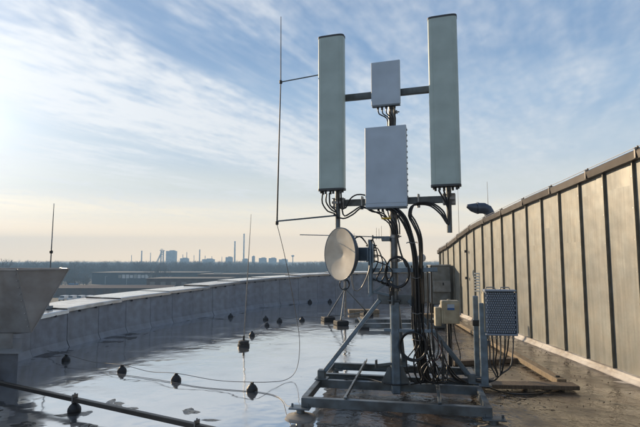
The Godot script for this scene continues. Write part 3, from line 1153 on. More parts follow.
	for k in 8:
		mb.box(mp + Vector3(0, 4.0 + k * 4.6, 0), Vector3(6.2, 0.8, 6.2))
	part(mt, "frame", mb, cdark)
	for sz in [-3.0, 3.0]:
		mb = MB.new()
		mb.bar(mp + Vector3(-18, 0, sz * 2.0), mp + Vector3(-2, H - 4, sz * 0.6), 1.3, 1.3)
		part(mt, "raking_leg", mb, cdark)
	for k in 2:
		mb = MB.new()
		mb.lathe(mp + Vector3(0, H - 1.0 + k * 6.0 - 4.0, 3.6), [Vector2(3.4, -0.3), Vector2(3.4, 0.3), Vector2(2.6, 0.3), Vector2(2.6, -0.3), Vector2(3.4, -0.3)], 16, Basis(Vector3.RIGHT, PI / 2))
		mb.box(mp + Vector3(0, H - 1.0 + k * 6.0 - 4.0, 3.6), Vector3(5.6, 0.5, 0.4))
		mb.box(mp + Vector3(0, H - 1.0 + k * 6.0 - 4.0, 3.6), Vector3(0.5, 5.6, 0.4))
		part(mt, "wheel", mb, cdark)
	box_part(mt, "platform", mp + Vector3(0, H + 0.6, 0), Vector3(9, 1.2, 9), cdark)
	# lattice mast with a small platform, right part of the skyline
	mp = Vector3(-64.0, G, -1180.0)
	var lt := thing("water_tower", "slender tower with a wide head right of the long lightning rod", "tower", mp)
	mb = MB.new()
	mb.lathe(mp, [Vector2(1.1, 0), Vector2(0.9, 28)], 8)
	part(lt, "shaft", mb, cdark)
	mb = MB.new()
	mb.lathe(mp, [Vector2(1.0, 27), Vector2(3.6, 29), Vector2(3.8, 31), Vector2(0.2, 32)], 12)
	part(lt, "tank", mb, cdark)

# ------------------------------------------------------------------ the mast on its steel frame
var STEEL: StandardMaterial3D
var STEEL2: StandardMaterial3D
var GALV: StandardMaterial3D
var BLACK: StandardMaterial3D
var CABLE: StandardMaterial3D
func make_mast() -> void:
	STEEL = mat(lin(0.19, 0.265, 0.345), 0.36, 0.4, "blotch", 2.2, "grain", 0.10)
	STEEL2 = mat(lin(0.165, 0.205, 0.24), 0.4, 0.4, "stain", 1.6, "grain", 0.12)
	GALV = mat(lin(0.36, 0.37, 0.38), 0.4, 0.75, "blotch", 2.5, "grain", 0.10)
	BLACK = mat(lin(0.018, 0.018, 0.019), 0.55, 0.0, "fine", 2.0)
	CABLE = mat(lin(0.014, 0.014, 0.015), 0.38)
	var padm := mat(lin(0.33, 0.32, 0.30), 0.8, 0.0, "stain", 1.5)
	var o := thing("antenna_mast", "blue-grey steel antenna mast with booms and braces on a floor frame", "mast", MAST)
	var Y := 0.155
	var hw := 0.09
	var mb: MB
	# floor frame: cross beams and side beams
	for w in [0.0, 0.82, 1.16, 1.83]:
		mb = MB.new()
		mb.channel(fp(0.0 if w < 0.5 else 0.03, w, Y), fp(1.89, w, Y), 0.07, hw, -1.0 if w < 1.0 else 1.0)
		part(o, "cross_beam", mb, STEEL2)
	for u in [0.02, 1.86]:
		mb = MB.new()
		for seg in [[0.04, 0.78], [0.86, 1.12], [1.2, 1.79]]:
			mb.channel(fp(u, seg[0], Y + 0.003), fp(u, seg[1], Y + 0.003), 0.06, hw - 0.012, 1.0 if u > 1.0 else -1.0)
		part(o, "side_beam", mb, STEEL2)
	for u in [0.455, 1.40]:
		mb = MB.new()
		mb.bar(fp(u, 0.0, Y + hw * 0.5 + 0.012), fp(u + 0.01, 1.98, Y + hw * 0.5 + 0.009), 0.036, 0.014, 0.003)
		mb.bar(fp(u + 0.016, 0.0, Y + hw * 0.5 + 0.03), fp(u + 0.026, 1.98, Y + hw * 0.5 + 0.03), 0.006, 0.028, 0.001)
		part(o, "rail", mb, STEEL2)
	# feet: stub on a plate on a round felted pad
	for q in [[-0.01, -0.03], [1.90, -0.03], [0.05, 1.86], [1.90, 1.86], [0.95, 1.86]]:
		mb = MB.new()
		var f := fp(q[0], q[1], 0.0)
		mb.box(f + Vector3.UP * 0.102, Vector3(0.22, 0.014, 0.15), FB, 0.003)
		mb.rod(f + Vector3(0, 0.02, 0), f + Vector3(0, 0.1, 0), 0.045, 14)
		for sx in [-0.085, 0.085]:
			mb.rod(f + FU * sx + Vector3.UP * 0.1, f + FU * sx + Vector3.UP * 0.14, 0.012, 6)
		var ft := part(o, "foot", mb, STEEL2)
		mb = MB.new()
		mb.lathe(f, [Vector2(0.17, -0.02), Vector2(0.15, 0.018), Vector2(0.09, 0.035), Vector2(0.06, 0.05), Vector2(0.0, 0.05)], 22, Basis.IDENTITY, 0.05, 5)
		part(ft, "pad", mb, padm)
	# lower square post and its stiffeners
	var B := rp(0, 0, 0)
	mb = MB.new()
	mb.box(B + Vector3.UP * 0.625, Vector3(0.10, 1.05, 0.10), Basis(Vector3.UP, deg_to_rad(5)), 0.014)
	part(o, "lower_post", mb, STEEL)
	mb = MB.new()
	for k in [-1.0, 1.0]:
		var p0: Vector3 = B + FU * k * 0.0525 + Vector3.UP * 0.2
		mb.quad(p0 - FV * 0.005, p0 + FU * k * 0.12 - FV * 0.005, p0 + FU * k * 0.03 + Vector3.UP * 0.2 - FV * 0.005, p0 + Vector3.UP * 0.2 - FV * 0.005, -FV)
		mb.quad(p0 + FV * 0.005, p0 + FU * k * 0.12 + FV * 0.005, p0 + FU * k * 0.03 + Vector3.UP * 0.2 + FV * 0.005, p0 + Vector3.UP * 0.2 + FV * 0.005, FV)
		mb.quad(p0 + FU * k * 0.12 - FV * 0.005, p0 + FU * k * 0.12 + FV * 0.005, p0 + FU * k * 0.03 + Vector3.UP * 0.2 + FV * 0.005, p0 + FU * k * 0.03 + Vector3.UP * 0.2 - FV * 0.005, FU * k)
	mb.box(B + FV * 0.10 + Vector3.UP * 0.209, Vector3(0.32, 0.014, 0.09), FB, 0.003)
	part(o, "base_plate", mb, STEEL2)
	# upper pipe
	mb = MB.new()
	mb.tube([B + Vector3.UP * 1.1, B + Vector3.UP * 3.74], 0.044, 20)
	part(o, "mast_pipe", mb, mat(lin(0.20, 0.225, 0.25), 0.42, 0.5, "blotch", 2.0, "grain", 0.1))
	for h in [1.28, 1.62, 1.9, 2.14, 3.4]:
		mb = MB.new()
		mb.lathe(B + Vector3.UP * h, [Vector2(0.044, -0.02), Vector2(0.052, -0.018), Vector2(0.052, 0.018), Vector2(0.044, 0.02)], 20)
		mb.rod(B + Vector3.UP * h + RU * 0.045 - RN * 0.0, B + Vector3.UP * h + RU * 0.09, 0.008, 6)
		mb.box(B + Vector3.UP * h + RU * 0.06, Vector3(0.012, 0.035, 0.05), RB, 0.002)
		part(o, "pipe_clamp", mb, GALV)
	# head plate where the braces meet
	mb = MB.new()
	mb.box(B + Vector3.UP * 1.165 + RN * 0.0, Vector3(0.40, 0.11, 0.016), RB, 0.003)
	mb.box(B + Vector3.UP * 1.165, Vector3(0.016, 0.11, 0.36), RB, 0.003)
	mb.box(B + Vector3.UP * 1.155, Vector3(0.15, 0.02, 0.15), RB, 0.003)
	part(o, "head_plate", mb, STEEL2)
	# braces and their shoes
	var feet := [fp(0.05, 0.84, 0.25), fp(1.80, 0.98, 0.25), fp(1.0, 1.78, 0.25)]
	var tops := [rp(-0.17, 1.16, 0.0), rp(0.16, 1.16, 0.0), rp(0.0, 1.16, -0.15)]
	for k in 3:
		mb = MB.new()
		var a: Vector3 = tops[k]
		var b: Vector3 = feet[k]
		mb.bar(a, b, 0.048, 0.048, 0.005)
		part(o, "brace", mb, STEEL)
		mb = MB.new()
		mb.box(b + Vector3(0, -0.0, 0), Vector3(0.09, 0.12, 0.10), FB, 0.006)
		mb.box(b + Vector3(0, -0.043, 0), Vector3(0.15, 0.014, 0.15), FB, 0.003)
		part(o, "brace_shoe", mb, STEEL2)
	# booms and the upright pipes that carry the panels
	for h in [3.637, 2.318]:
		mb = MB.new()
		mb.bar(rp(-0.74, h, 0), rp(0.70, h, 0), 0.05, 0.08, 0.006)
		part(o, "boom", mb, STEEL2)
	for q in [[-0.668, 1.97, 4.22], [0.645, 1.93, 4.22]]:
		mb = MB.new()
		mb.tube([rp(q[0], q[1], 0.062), rp(q[0], q[2], 0.062)], 0.03, 16)
		part(o, "antenna_pipe", mb, STEEL2)
		for h in [3.637, 2.318]:
			mb = MB.new()
			mb.box(rp(q[0], h, 0.03), Vector3(0.14, 0.13, 0.014), RB, 0.003)
			mb.box(rp(q[0], h, -0.034), Vector3(0.14, 0.13, 0.014), RB, 0.003)
			for sx in [-0.055, 0.055]:
				for sy in [-0.05, 0.05]:
					mb.rod(rp(q[0] + sx, h + sy, -0.06), rp(q[0] + sx, h + sy, 0.11), 0.006, 6)
			mb.box(rp(q[0], h, 0.098), Vector3(0.13, 0.03, 0.012), RB, 0.002)
			part(o, "cross_clamp", mb, GALV)
	# clips hanging from the lower boom
	for s in [-0.375, 0.30]:
		mb = MB.new()
		mb.box(rp(s, 2.32, 0.0), Vector3(0.022, 0.14, 0.075), RB, 0.003)
		mb.rod(rp(s, 2.23, 0.03), rp(s, 2.26, 0.03), 0.02, 8)
		part(o, "boom_clip", mb, GALV)
	# arms at chest height: cable shelf to the right, dish arms to the left, a lower cable bar
	mb = MB.new()
	mb.bar(rp(-0.02, 1.50, 0.06), rp(0.50, 1.515, 0.02), 0.045, 0.05, 0.004)
	part(o, "cable_arm", mb, STEEL)
	mb = MB.new()
	mb.bar(rp(0.05, 0.815, 0.03), rp(0.45, 0.82, -0.02), 0.03, 0.035, 0.003)
	mb.bar(rp(-0.13, 0.81, -0.02), rp(0.05, 0.815, 0.03), 0.03, 0.035, 0.003)
	part(o, "cable_bar", mb, STEEL)
	for h in [1.505, 1.40]:
		mb = MB.new()
		mb.bar(rp(-0.30, h, 0.085), rp(0.0, h, 0.055), 0.035, 0.045, 0.004)
		part(o, "dish_arm", mb, STEEL)
	mb = MB.new()
	mb.bar(rp(-0.26, 1.26, 0.085), rp(-0.03, 1.21, 0.03), 0.03, 0.03, 0.003)
	mb.bar(rp(-0.30, 1.20, 0.05), rp(-0.04, 1.395, 0.03), 0.02, 0.03, 0.003)
	part(o, "dish_stay", mb, STEEL)
	mb = MB.new()
	mb.tube([rp(-0.255, 1.24, 0.125), rp(-0.255, 1.86, 0.125)], 0.028, 16)
	part(o, "dish_pipe", mb, STEEL)
	# stepped bracket on the low left side
	mb = MB.new()
	mb.bar(rp(-0.22, 0.40, 0.0), rp(-0.03, 0.44, 0.03), 0.03, 0.03, 0.003)
	mb.box(rp(-0.225, 0.42, 0.0), Vector3(0.02, 0.09, 0.05), RB, 0.002)
	part(o, "spare_bracket", mb, STEEL2)

# ------------------------------------------------------------------ panel antennas
func panel_outline(w: float, d: float) -> Array:
	var out := []
	# rounded front, flatter back: angle round a superellipse
	for k in 40:
		var a := TAU * k / 40
		var cx := signf(cos(a)) * pow(absf(cos(a)), 0.36)
		var cz := signf(sin(a)) * pow(absf(sin(a)), 0.62 if sin(a) > 0 else 0.30)
		out.append(Vector2(cx * w * 0.5, cz * d * 0.5))
	return out

func tall_panel(s: float, h0: float, h1: float, w: float, label: String) -> void:
	var shell := mat(lin(0.45, 0.545, 0.52), 0.42, 0.0, "faint", 0.9, "", 0.0, 0.45)
	var capm := mat(lin(0.05, 0.055, 0.06), 0.5)
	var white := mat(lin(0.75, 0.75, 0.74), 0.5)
	var d := 0.195
	var o := thing("panel_antenna", label, "antenna", rp(s, h0, d), "tall panel antennas on the mast")
	var c := rp(s, 0, d)
	var poly := panel_outline(w, 0.13)
	var mb := MB.new()
	mb.sweep(c, poly, h0 + 0.012, h1 - 0.012, RB, true, false)
	part(o, "radome", mb, shell)
	for q in [[h0, h0 + 0.022], [h1 - 0.022, h1]]:
		mb = MB.new()
		mb.sweep(c, panel_outline(w + 0.006, 0.136), q[0], q[1], RB, true, true)
		part(o, "end_cap", mb, capm)
	# moulded ridges down the front
	for sx in [-0.34, 0.34]:
		mb = MB.new()
		mb.box(c + RU * sx * w + RN * 0.0615 + Vector3.UP * (h0 + h1) * 0.5, Vector3(0.008, h1 - h0 - 0.06, 0.006), RB, 0.002)
		part(o, "ridge", mb, shell)
	# connectors under the foot
	for k in 6:
		var p := c + RU * (-w * 0.36 + k * w * 0.144) + RN * (0.02 if k % 2 else -0.025)
		mb = MB.new()
		mb.rod(p + Vector3.UP * (h0 - 0.04), p + Vector3.UP * (h0 + 0.005), 0.014, 10)
		part(o, "connector", mb, capm)
	# mounting brackets to the pipe
	for h in [h0 + 0.12, h1 - 0.16]:
		mb = MB.new()
		mb.box(c + Vector3.UP * h - RN * 0.08, Vector3(0.11, 0.05, 0.06), RB, 0.004)
		part(o, "bracket", mb, GALV)
	for sx in [-1.0, 1.0]:
		mb = MB.new()
		mb.box(c + RU * sx * (w * 0.40) + Vector3.UP * (h0 - 0.012), Vector3(0.03, 0.03, 0.03), RB, 0.004)
		part(o, "foot_screw", mb, capm)
	# white strips painted in for the bright glints on the left flank
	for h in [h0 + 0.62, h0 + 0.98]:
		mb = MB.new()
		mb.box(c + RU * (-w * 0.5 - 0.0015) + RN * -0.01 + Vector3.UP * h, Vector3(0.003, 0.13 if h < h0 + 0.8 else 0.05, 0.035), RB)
		part(o, "glint_strip", mb, white)

func flat_panel(called: String, label: String, s0: float, s1: float, h0: float, h1: float, d0: float, d1: float, bolts: int) -> void:
	var face := mat(lin(0.49, 0.58, 0.68), 0.36, 0.0, "faint", 0.8, "", 0.0, 0.5)
	var side := mat(lin(0.42, 0.46, 0.52), 0.4, 0.2, "blotch", 1.2)
	var o := thing(called, label, "antenna", rp((s0 + s1) * 0.5, h0, d0))
	var c := rp((s0 + s1) * 0.5, (h0 + h1) * 0.5, 0)
	var w := s1 - s0
	var h := h1 - h0
	var mb := MB.new()
	mb.box(c + RN * (d0 + d1 - 0.03) * 0.5, Vector3(w - 0.012, h - 0.012, d1 - d0 - 0.03), RB, 0.008)
	part(o, "housing", mb, side)
	mb = MB.new()
	mb.box(c + RN * (d1 - 0.014), Vector3(w, h, 0.028), RB, 0.007)
	part(o, "front_cover", mb, face)
	mb = MB.new()
	mb.box(c - Vector3.UP * (h * 0.5 + 0.008) + RN * (d0 + d1) * 0.5, Vector3(w * 0.96, 0.016, (d1 - d0) * 0.9), RB, 0.003)
	part(o, "drip_strip", mb, STEEL2)
	if bolts > 0:
		mb = MB.new()
		mb.box(c - Vector3.UP * (h * 0.5 - 0.052) + RN * (d1 + 0.001), Vector3(w - 0.03, 0.006, 0.006), RB, 0.002)
		part(o, "ridge", mb, face)
	for k in bolts:
		mb = MB.new()
		var p := c + RU * (w * 0.5 - 0.006) + RN * (d1 - 0.055) + Vector3.UP * (-h * 0.5 + 0.05 + (h - 0.1) * k / (bolts - 1))
		mb.box(p + RU * 0.004, Vector3(0.014, 0.022, 0.022), RB, 0.004)
		part(o, "bolt", mb, STEEL2)
	# bracket to the mast
	for f in [0.25, 0.75]:
		mb = MB.new()
		mb.box(rp(0.0, h0 + h * f, (d0 + 0.03) * 0.5), Vector3(0.12, 0.05, maxf(d0 - 0.02, 0.02)), RB, 0.004)
		part(o, "bracket", mb, GALV)
	# connector cluster underneath
	for k in 5:
		mb = MB.new()
		var p := c - Vector3.UP * (h * 0.5) + RU * (-0.10 + k * 0.05) + RN * ((d0 + d1) * 0.5)
		mb.rod(p + Vector3.UP * 0.01, p - Vector3.UP * (0.04 + 0.012 * (k % 2)), 0.014, 8)
		part(o, "connector", mb, BLACK)

func make_antennas() -> void:
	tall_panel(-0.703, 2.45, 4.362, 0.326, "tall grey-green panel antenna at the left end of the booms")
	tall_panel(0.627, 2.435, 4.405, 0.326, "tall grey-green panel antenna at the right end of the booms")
	flat_panel("square_antenna", "small blue-grey box antenna at the top of the mast", -0.228, 0.122, 3.467, 4.003, 0.06, 0.12, 0)
	flat_panel("flat_antenna", "large blue-grey flat antenna in the middle of the mast", -0.304, 0.189, 2.236, 3.195, 0.05, 0.155, 14)
	# thin yagi pointing left
	var y := thing("yagi_antenna", "thin horizontal rod antenna pointing left behind the dish", "antenna", rp(-0.02, 1.885, 0.03))
	var mb := MB.new()
	mb.tube([rp(-1.18, 1.94, 0.0), rp(-0.55, 1.915, 0.0), rp(-0.10, 1.892, 0.03)], 0.006, 6)
	part(y, "boom", mb, GALV)
	mb = MB.new()
	mb.bar(rp(-0.24, 1.89, 0.03), rp(0.0, 1.888, 0.03), 0.025, 0.025, 0.002)
	mb.box(rp(-0.245, 1.89, 0.03), Vector3(0.012, 0.055, 0.04), RB, 0.002)
	mb.box(rp(-0.085, 1.865, 0.03), Vector3(0.10, 0.045, 0.05), RB, 0.004)
	part(y, "mount", mb, STEEL2)
	for q in [[-0.48, 0.05], [-0.20, 0.11], [-0.17, 0.10], [-0.14, 0.13]]:
		mb = MB.new()
		mb.rod(rp(q[0], 1.895 - q[1] * 0.3, 0.03 if q[0] > -0.3 else 0.0), rp(q[0], 1.895 + q[1], 0.03 if q[0] > -0.3 else 0.0), 0.0025, 5)
		part(y, "element", mb, GALV)
	# long lightning rod held off the left panel
	var r := thing("long_lightning_rod", "long slim lightning rod held off to the left of the antennas", "rod", rp(-1.49, 2.1, 0.0))
	mb = MB.new()
	mb.tube([rp(-1.492, 2.09, 0), rp(-1.475, 3.0, 0), rp(-1.455, 3.95, 0), rp(-1.459, 4.84, 0)], [0.010, 0.009, 0.007, 0.004], 8)
	part(r, "shaft", mb, BLACK)
	mb = MB.new()
	mb.rod(rp(-1.455, 3.945, 0), rp(-0.80, 3.945, 0.10), 0.008, 8)
	mb.rod(rp(-0.86, 3.945, 0.09), rp(-0.66, 3.945, 0.062), 0.012, 8)
	part(r, "upper_arm", mb, STEEL2)
	mb = MB.new()
	mb.rod(rp(-1.492, 2.118, 0), rp(-0.66, 2.165, 0.062), 0.010, 8)
	part(r, "lower_arm", mb, STEEL2)
	for p in [rp(-1.492, 2.095, 0), rp(-1.455, 3.945, 0)]:
		mb = MB.new()
		mb.box(p, Vector3(0.035, 0.05, 0.035), RB, 0.008)
		part(r, "clamp", mb, BLACK)

# ------------------------------------------------------------------ dish
func make_dish() -> void:
	var nrm := Vector3(-0.834, 0.0, 0.552).normalized()
	var c := Vector3(0.227, 1.693, -5.846)
	var bs := Basis(Vector3.UP.cross(nrm).normalized() * -1.0, nrm, Vector3.UP).orthonormalized()
	# axis of the lathe is bs.y = the way the dish looks
	var o := thing("dish_antenna", "round cream dish antenna looking left on the mast", "antenna", c)
	var cream := mat(lin(0.66, 0.61, 0.52), 0.33, 0.0, "blotch", 1.2, "", 0.0, 0.5)
	var back := mat(lin(0.13, 0.16, 0.20), 0.45, 0.2, "blotch", 1.5)
	var mb := MB.new()
	var slope := 0.042 / 0.30
	for k in 96:
		var d0 := bs * Vector3(cos(TAU * k / 96), 0, sin(TAU * k / 96))
		var d1 := bs * Vector3(cos(TAU * (k + 1) / 96), 0, sin(TAU * (k + 1) / 96))
		var n0 := (nrm - d0 * slope).normalized()
		var n1 := (nrm - d1 * slope).normalized()
		var apex := c - nrm * 0.042
		mb.tri3(apex + d0 * 0.008, c + d0 * 0.30, c + d1 * 0.30, n0, n0, n1)
		mb.tri3(apex + d0 * 0.008, c + d1 * 0.30, apex + d1 * 0.008, n0, n1, n1)
		mb.tri3(apex + nrm * 0.001, apex + d0 * 0.008, apex + d1 * 0.008, nrm, n0, n1)
	part(o, "reflector", mb, cream)
	mb = MB.new()
	mb.lathe(c, [Vector2(0.30, 0.0), Vector2(0.306, 0.006), Vector2(0.312, 0.0), Vector2(0.31, -0.02), Vector2(0.30, -0.03)], 64, bs)
	part(o, "rim", mb, back)
	mb = MB.new()
	mb.lathe(c, [Vector2(0.305, -0.012), Vector2(0.285, -0.06), Vector2(0.235, -0.105), Vector2(0.12, -0.15), Vector2(0.09, -0.155)], 48, bs)
	part(o, "back_shell", mb, back)
	mb = MB.new()
	mb.lathe(c, [Vector2(0.085, -0.15), Vector2(0.085, -0.19), Vector2(0.062, -0.2), Vector2(0.062, -0.26), Vector2(0.08, -0.265), Vector2(0.08, -0.3), Vector2(0.0, -0.3)], 20, bs)
	part(o, "radio_unit", mb, BLACK)
	var hub := c - nrm * 0.27
	mb = MB.new()
	mb.bar(hub, rp(-0.255, 1.69, 0.125), 0.10, 0.16, 0.006)
	part(o, "mount_block", mb, STEEL)
	for h in [1.79, 1.735, 1.66, 1.61]:
		mb = MB.new()
		mb.rod(rp(-0.31, h, 0.10), rp(-0.175, h, 0.15), 0.008, 6)
		part(o, "bolt", mb, BLACK)
	mb = MB.new()
	mb.box(rp(-0.215, 1.70, 0.135), Vector3(0.018, 0.22, 0.09), RB, 0.003)
	part(o, "clamp_plate", mb, STEEL)
	# looped wave-guide hoses behind the dish
	mb = MB.new()
	mb.tube(curve([c - nrm * 0.2 + Vector3(0, 0.06, 0), c - nrm * 0.21 + Vector3(0.0, 0.17, 0.02), c - nrm * 0.27 + Vector3(0.02, 0.21, 0.04), c - nrm * 0.33 + Vector3(0.03, 0.16, 0.05), rp(-0.255, 1.74, 0.15)]), 0.009, 8)
	part(o, "hose", mb, CABLE)
	mb = MB.new()
	mb.tube(curve([c - nrm * 0.18 + Vector3(0, -0.08, 0), c - nrm * 0.17 + Vector3(0.0, -0.28, 0.06), c - nrm * 0.21 + Vector3(0.0, -0.42, 0.08), c - nrm * 0.28 + Vector3(0.02, -0.40, 0.08), rp(-0.28, 1.45, 0.17), rp(-0.255, 1.56, 0.16)]), 0.008, 8)
	part(o, "hose", mb, GALV)

# ------------------------------------------------------------------ cables
func cable(called: String, label: String, pts: Array, r := 0.011, m: Material = null, group := "cables on the mast") -> void:
	var mb := MB.new()
	mb.tube(curve(pts), r, 8)
	var o := MeshInstance3D.new()
	o.name = numbered(called)
	o.position = pts[-1]
	o.mesh = mb.mesh(pts[-1])
	o.material_override = m if m else CABLE
	add_child(o)
	tag(o, label, "cable", group)

func coil(called: String, label: String, c: Vector3, ax: Vector3, rx: float, ry: float, turns: int, r: float, sd: int) -> void:
	var rg := RandomNumberGenerator.new()
	rg.seed = sd
	var x := Vector3.UP.cross(ax).normalized()
	var y := ax.cross(x)
	var pts := []
	var ph := rg.randf() * TAU
	for i in turns * 36 + 1:
		var a := TAU * i / 36.0
		var k := 1.0 + 0.035 * sin(a * 0.37 + ph) + 0.03 * sin(a * 0.61)
		pts.append(c + x * cos(a) * rx * k + y * sin(a) * ry * k + ax * (0.018 * sin(a * 0.43 + ph)))
	var mb := MB.new()
	mb.tube(pts, r, 7)
	var o := MeshInstance3D.new()
	o.name = numbered(called)
	o.position = c
	o.mesh = mb.mesh(c)
	o.material_override = CABLE
	add_child(o)
	tag(o, label, "cable")

func make_cables() -> void:
	var rg := RandomNumberGenerator.new()
	rg.seed = 77
	# trunk from under the large flat antenna, down the right of the mast into the frame
	var A := [[-0.09, 2.25, 0.1], [0.03, 2.2, 0.12], [0.14, 2.07, 0.12], [0.22, 1.85, 0.1], [0.25, 1.6, 0.08], [0.25, 1.17, 0.05], [0.25, 0.75, 0.0], [0.29, 0.33, -0.12]]
	for k in 6:
		var ox := rg.randf_range(-0.03, 0.035)
		var od := rg.randf_range(-0.03, 0.03)
		var pts := []
		for i in A.size():
			var q: Array = A[i]
			var w := 1.0 + 0.5 * float(i > 4)
			pts.append(rp(q[0] + ox * w + rg.randf_range(-0.006, 0.006), q[1] + (ox * 0.7 if i < 3 else 0.0), q[2] + od * w))
		pts.append(rp(0.36 + ox * 2.0, 0.225, -0.22 + od))
		cable("feeder_cable", "black feeder cable in the trunk curving down from the large flat antenna", pts, 0.012, null, "feeders below the large flat antenna")
	var B := [[0.62, 2.05, 0.1], [0.57, 2.15, 0.09], [0.46, 2.25, 0.06], [0.34, 2.275, 0.06], [0.24, 2.25, 0.08], [0.21, 2.14, 0.1], [0.25, 2.06, 0.1], [0.31, 1.91, 0.1], [0.325, 1.74, 0.08], [0.31, 1.34, 0.05], [0.31, 0.83, 0.0], [0.34, 0.30, -0.12], [0.42, 0.225, -0.2]]
	for k in 3:
		var ox := (k - 1) * 0.018
		var pts := []
		for q in B: pts.append(rp(q[0] + ox + rg.randf_range(-0.004, 0.004), q[1] + ox * 0.6, q[2] + (k - 1) * 0.012))
		pts.push_front(rp(0.60 + ox * 2.0, 2.41, 0.18))
		pts[0] = rp(0.60 + ox * 3.0, 2.40, 0.19)
		pts.insert(1, rp(0.645, 2.18, 0.115))
		pts[2] = rp(0.635, 2.02, 0.11)
		cable("jumper_cable", "black cable looping from the right panel antenna over to the mast", pts, 0.010, null, "cables of the right panel antenna")
	# straight risers that drop from the cable arm to the frame
	for k in 6:
		var s := 0.20 + k * 0.045 + rg.randf_range(-0.008, 0.008)
		var d := rg.randf_range(-0.04, 0.05)
		var e := rg.randf_range(-0.04, 0.04)
		cable("riser_cable", "black cable running straight down from the cable arm into the frame", [rp(s, 1.56, d), rp(s + 0.004, 1.2, d), rp(s - 0.004, 0.85, d), rp(s + 0.05 + e, 0.45, d - 0.05), rp(s + 0.09 + e, 0.26, d - 0.10), rp(s + 0.16 + e * 2.0, 0.222, d - 0.20)], 0.009, null, "risers below the cable arm")
	# loops under the left panel
	cable("left_loop_cable", "outermost black cable loop under the left panel antenna", [rp(-0.82, 2.42, 0.19), rp(-0.83, 2.31, 0.17), rp(-0.77, 2.21, 0.14), rp(-0.70, 2.185, 0.10), rp(-0.66, 2.12, 0.105)], 0.009)
	cable("left_loop_cable", "middle black cable loop under the left panel antenna", [rp(-0.775, 2.42, 0.17), rp(-0.785, 2.32, 0.16), rp(-0.73, 2.23, 0.13), rp(-0.68, 2.2, 0.10)], 0.009)
	cable("left_loop_cable", "inner black cable loop under the left panel antenna", [rp(-0.728, 2.42, 0.21), rp(-0.735, 2.28, 0.16), rp(-0.69, 2.23, 0.11), rp(-0.66, 2.16, 0.10)], 0.009)
	cable("left_loop_cable", "black cable from the left panel antenna slung along the lower boom", [rp(-0.585, 2.42, 0.21), rp(-0.59, 2.22, 0.14), rp(-0.57, 2.15, 0.1), rp(-0.48, 2.2, 0.08), rp(-0.37, 2.265, 0.05), rp(-0.25, 2.2, 0.04), rp(-0.11, 2.17, 0.06), rp(-0.02, 2.05, 0.08)], 0.009)
	cable("left_loop_cable", "black cable from the antenna pipe rising to the lower boom", [rp(-0.71, 2.17, 0.1), rp(-0.59, 2.12, 0.1), rp(-0.47, 2.165, 0.1), rp(-0.36, 2.245, 0.07), rp(-0.2, 2.19, 0.03), rp(-0.04, 2.1, 0.07)], 0.009)
	cable("left_loop_cable", "black cable arching above the lower boom beside the flat antenna", [rp(-0.63, 2.42, 0.2), rp(-0.625, 2.25, 0.12), rp(-0.56, 2.25, 0.09), rp(-0.5, 2.36, 0.085), rp(-0.42, 2.405, 0.08), rp(-0.34, 2.40, 0.06), rp(-0.27, 2.38, 0.04)], 0.009)
	# bunch under the flat antenna and under the small one
	for k in 5:
		cable("tail_cable", "short black tail under the large flat antenna", [rp(-0.15 + k * 0.05, 2.20, 0.1), rp(-0.12 + k * 0.045, 2.12, 0.10), rp(-0.04 + k * 0.03, 2.05, 0.08), rp(0.0 + k * 0.02, 1.92, 0.055)], 0.008, null, "tails under the large flat antenna")
	for k in 5:
		cable("tail_cable", "short black tail under the small box antenna", [rp(-0.15 + k * 0.05, 3.43, 0.09), rp(-0.14 + k * 0.045, 3.37, 0.085), rp(-0.05 + k * 0.025, 3.31, 0.06), rp(-0.045 + k * 0.022, 3.18, 0.053)], 0.008, null, "tails under the small box antenna")
	var ymat := mat(lin(0.55, 0.36, 0.03), 0.5)
	cable("marker_band", "yellow marker band on the cables under the large flat antenna", [rp(-0.12, 2.11, 0.11), rp(-0.06, 2.105, 0.115), rp(-0.01, 2.11, 0.11)], 0.012, ymat, "")
	cable("pipe_cable", "single black cable slanting down the upper mast pipe", [rp(0.04, 2.03, 0.06), rp(0.06, 1.85, 0.07), rp(0.10, 1.68, 0.07), rp(0.16, 1.54, 0.085)], 0.010)
	for q in [[0.225, 1.82, 0.10], [0.25, 1.42, 0.06], [0.25, 1.02, 0.04], [0.255, 0.72, 0.0]]:
		var tb := MB.new()
		var ring := []
		for k in 25:
			ring.append(rp(q[0] + cos(TAU * k / 24) * 0.06, q[1] + 0.006 * sin(k * 1.0), q[2] + sin(TAU * k / 24) * 0.055))
		tb.tube(ring, 0.005, 5)
		var to := MeshInstance3D.new()
		to.name = numbered("cable_tie")
		to.position = ring[0]
		to.mesh = tb.mesh(ring[0])
		to.material_override = GALV
		add_child(to)
		tag(to, {1.82: "topmost pale tie round the cable trunk", 1.42: "pale tie round the cable trunk just below the cable arm", 1.02: "pale tie round the cable trunk beside the head plate", 0.72: "lowest pale tie round the cable trunk"}[q[1]], "cable tie", "ties on the cable trunk")
	# slack loops and tangles round the foot of the mast and behind the dish
	for k in 7:
		var s := 0.22 + 0.05 * k
		var w := rg.randf_range(0.05, 0.12)
		var h := rg.randf_range(0.34, 0.62)
		cable("slack_cable", "slack black cable tangled at the foot of the mast", [rp(s, h + 0.35, 0.02), rp(s + 0.02, h + 0.1, 0.04), rp(s - w, h - 0.08, 0.06), rp(s - w * 0.4, 0.27, 0.03), rp(s + w * 0.8, 0.26, -0.03), rp(s + w, h - 0.02, -0.06), rp(s + 0.06, h + 0.05, -0.10), rp(s + 0.10 + w, 0.30, -0.16), rp(s + 0.22 + w, 0.222, -0.22)], rg.randf_range(0.006, 0.010), null, "tangle at the foot of the mast")
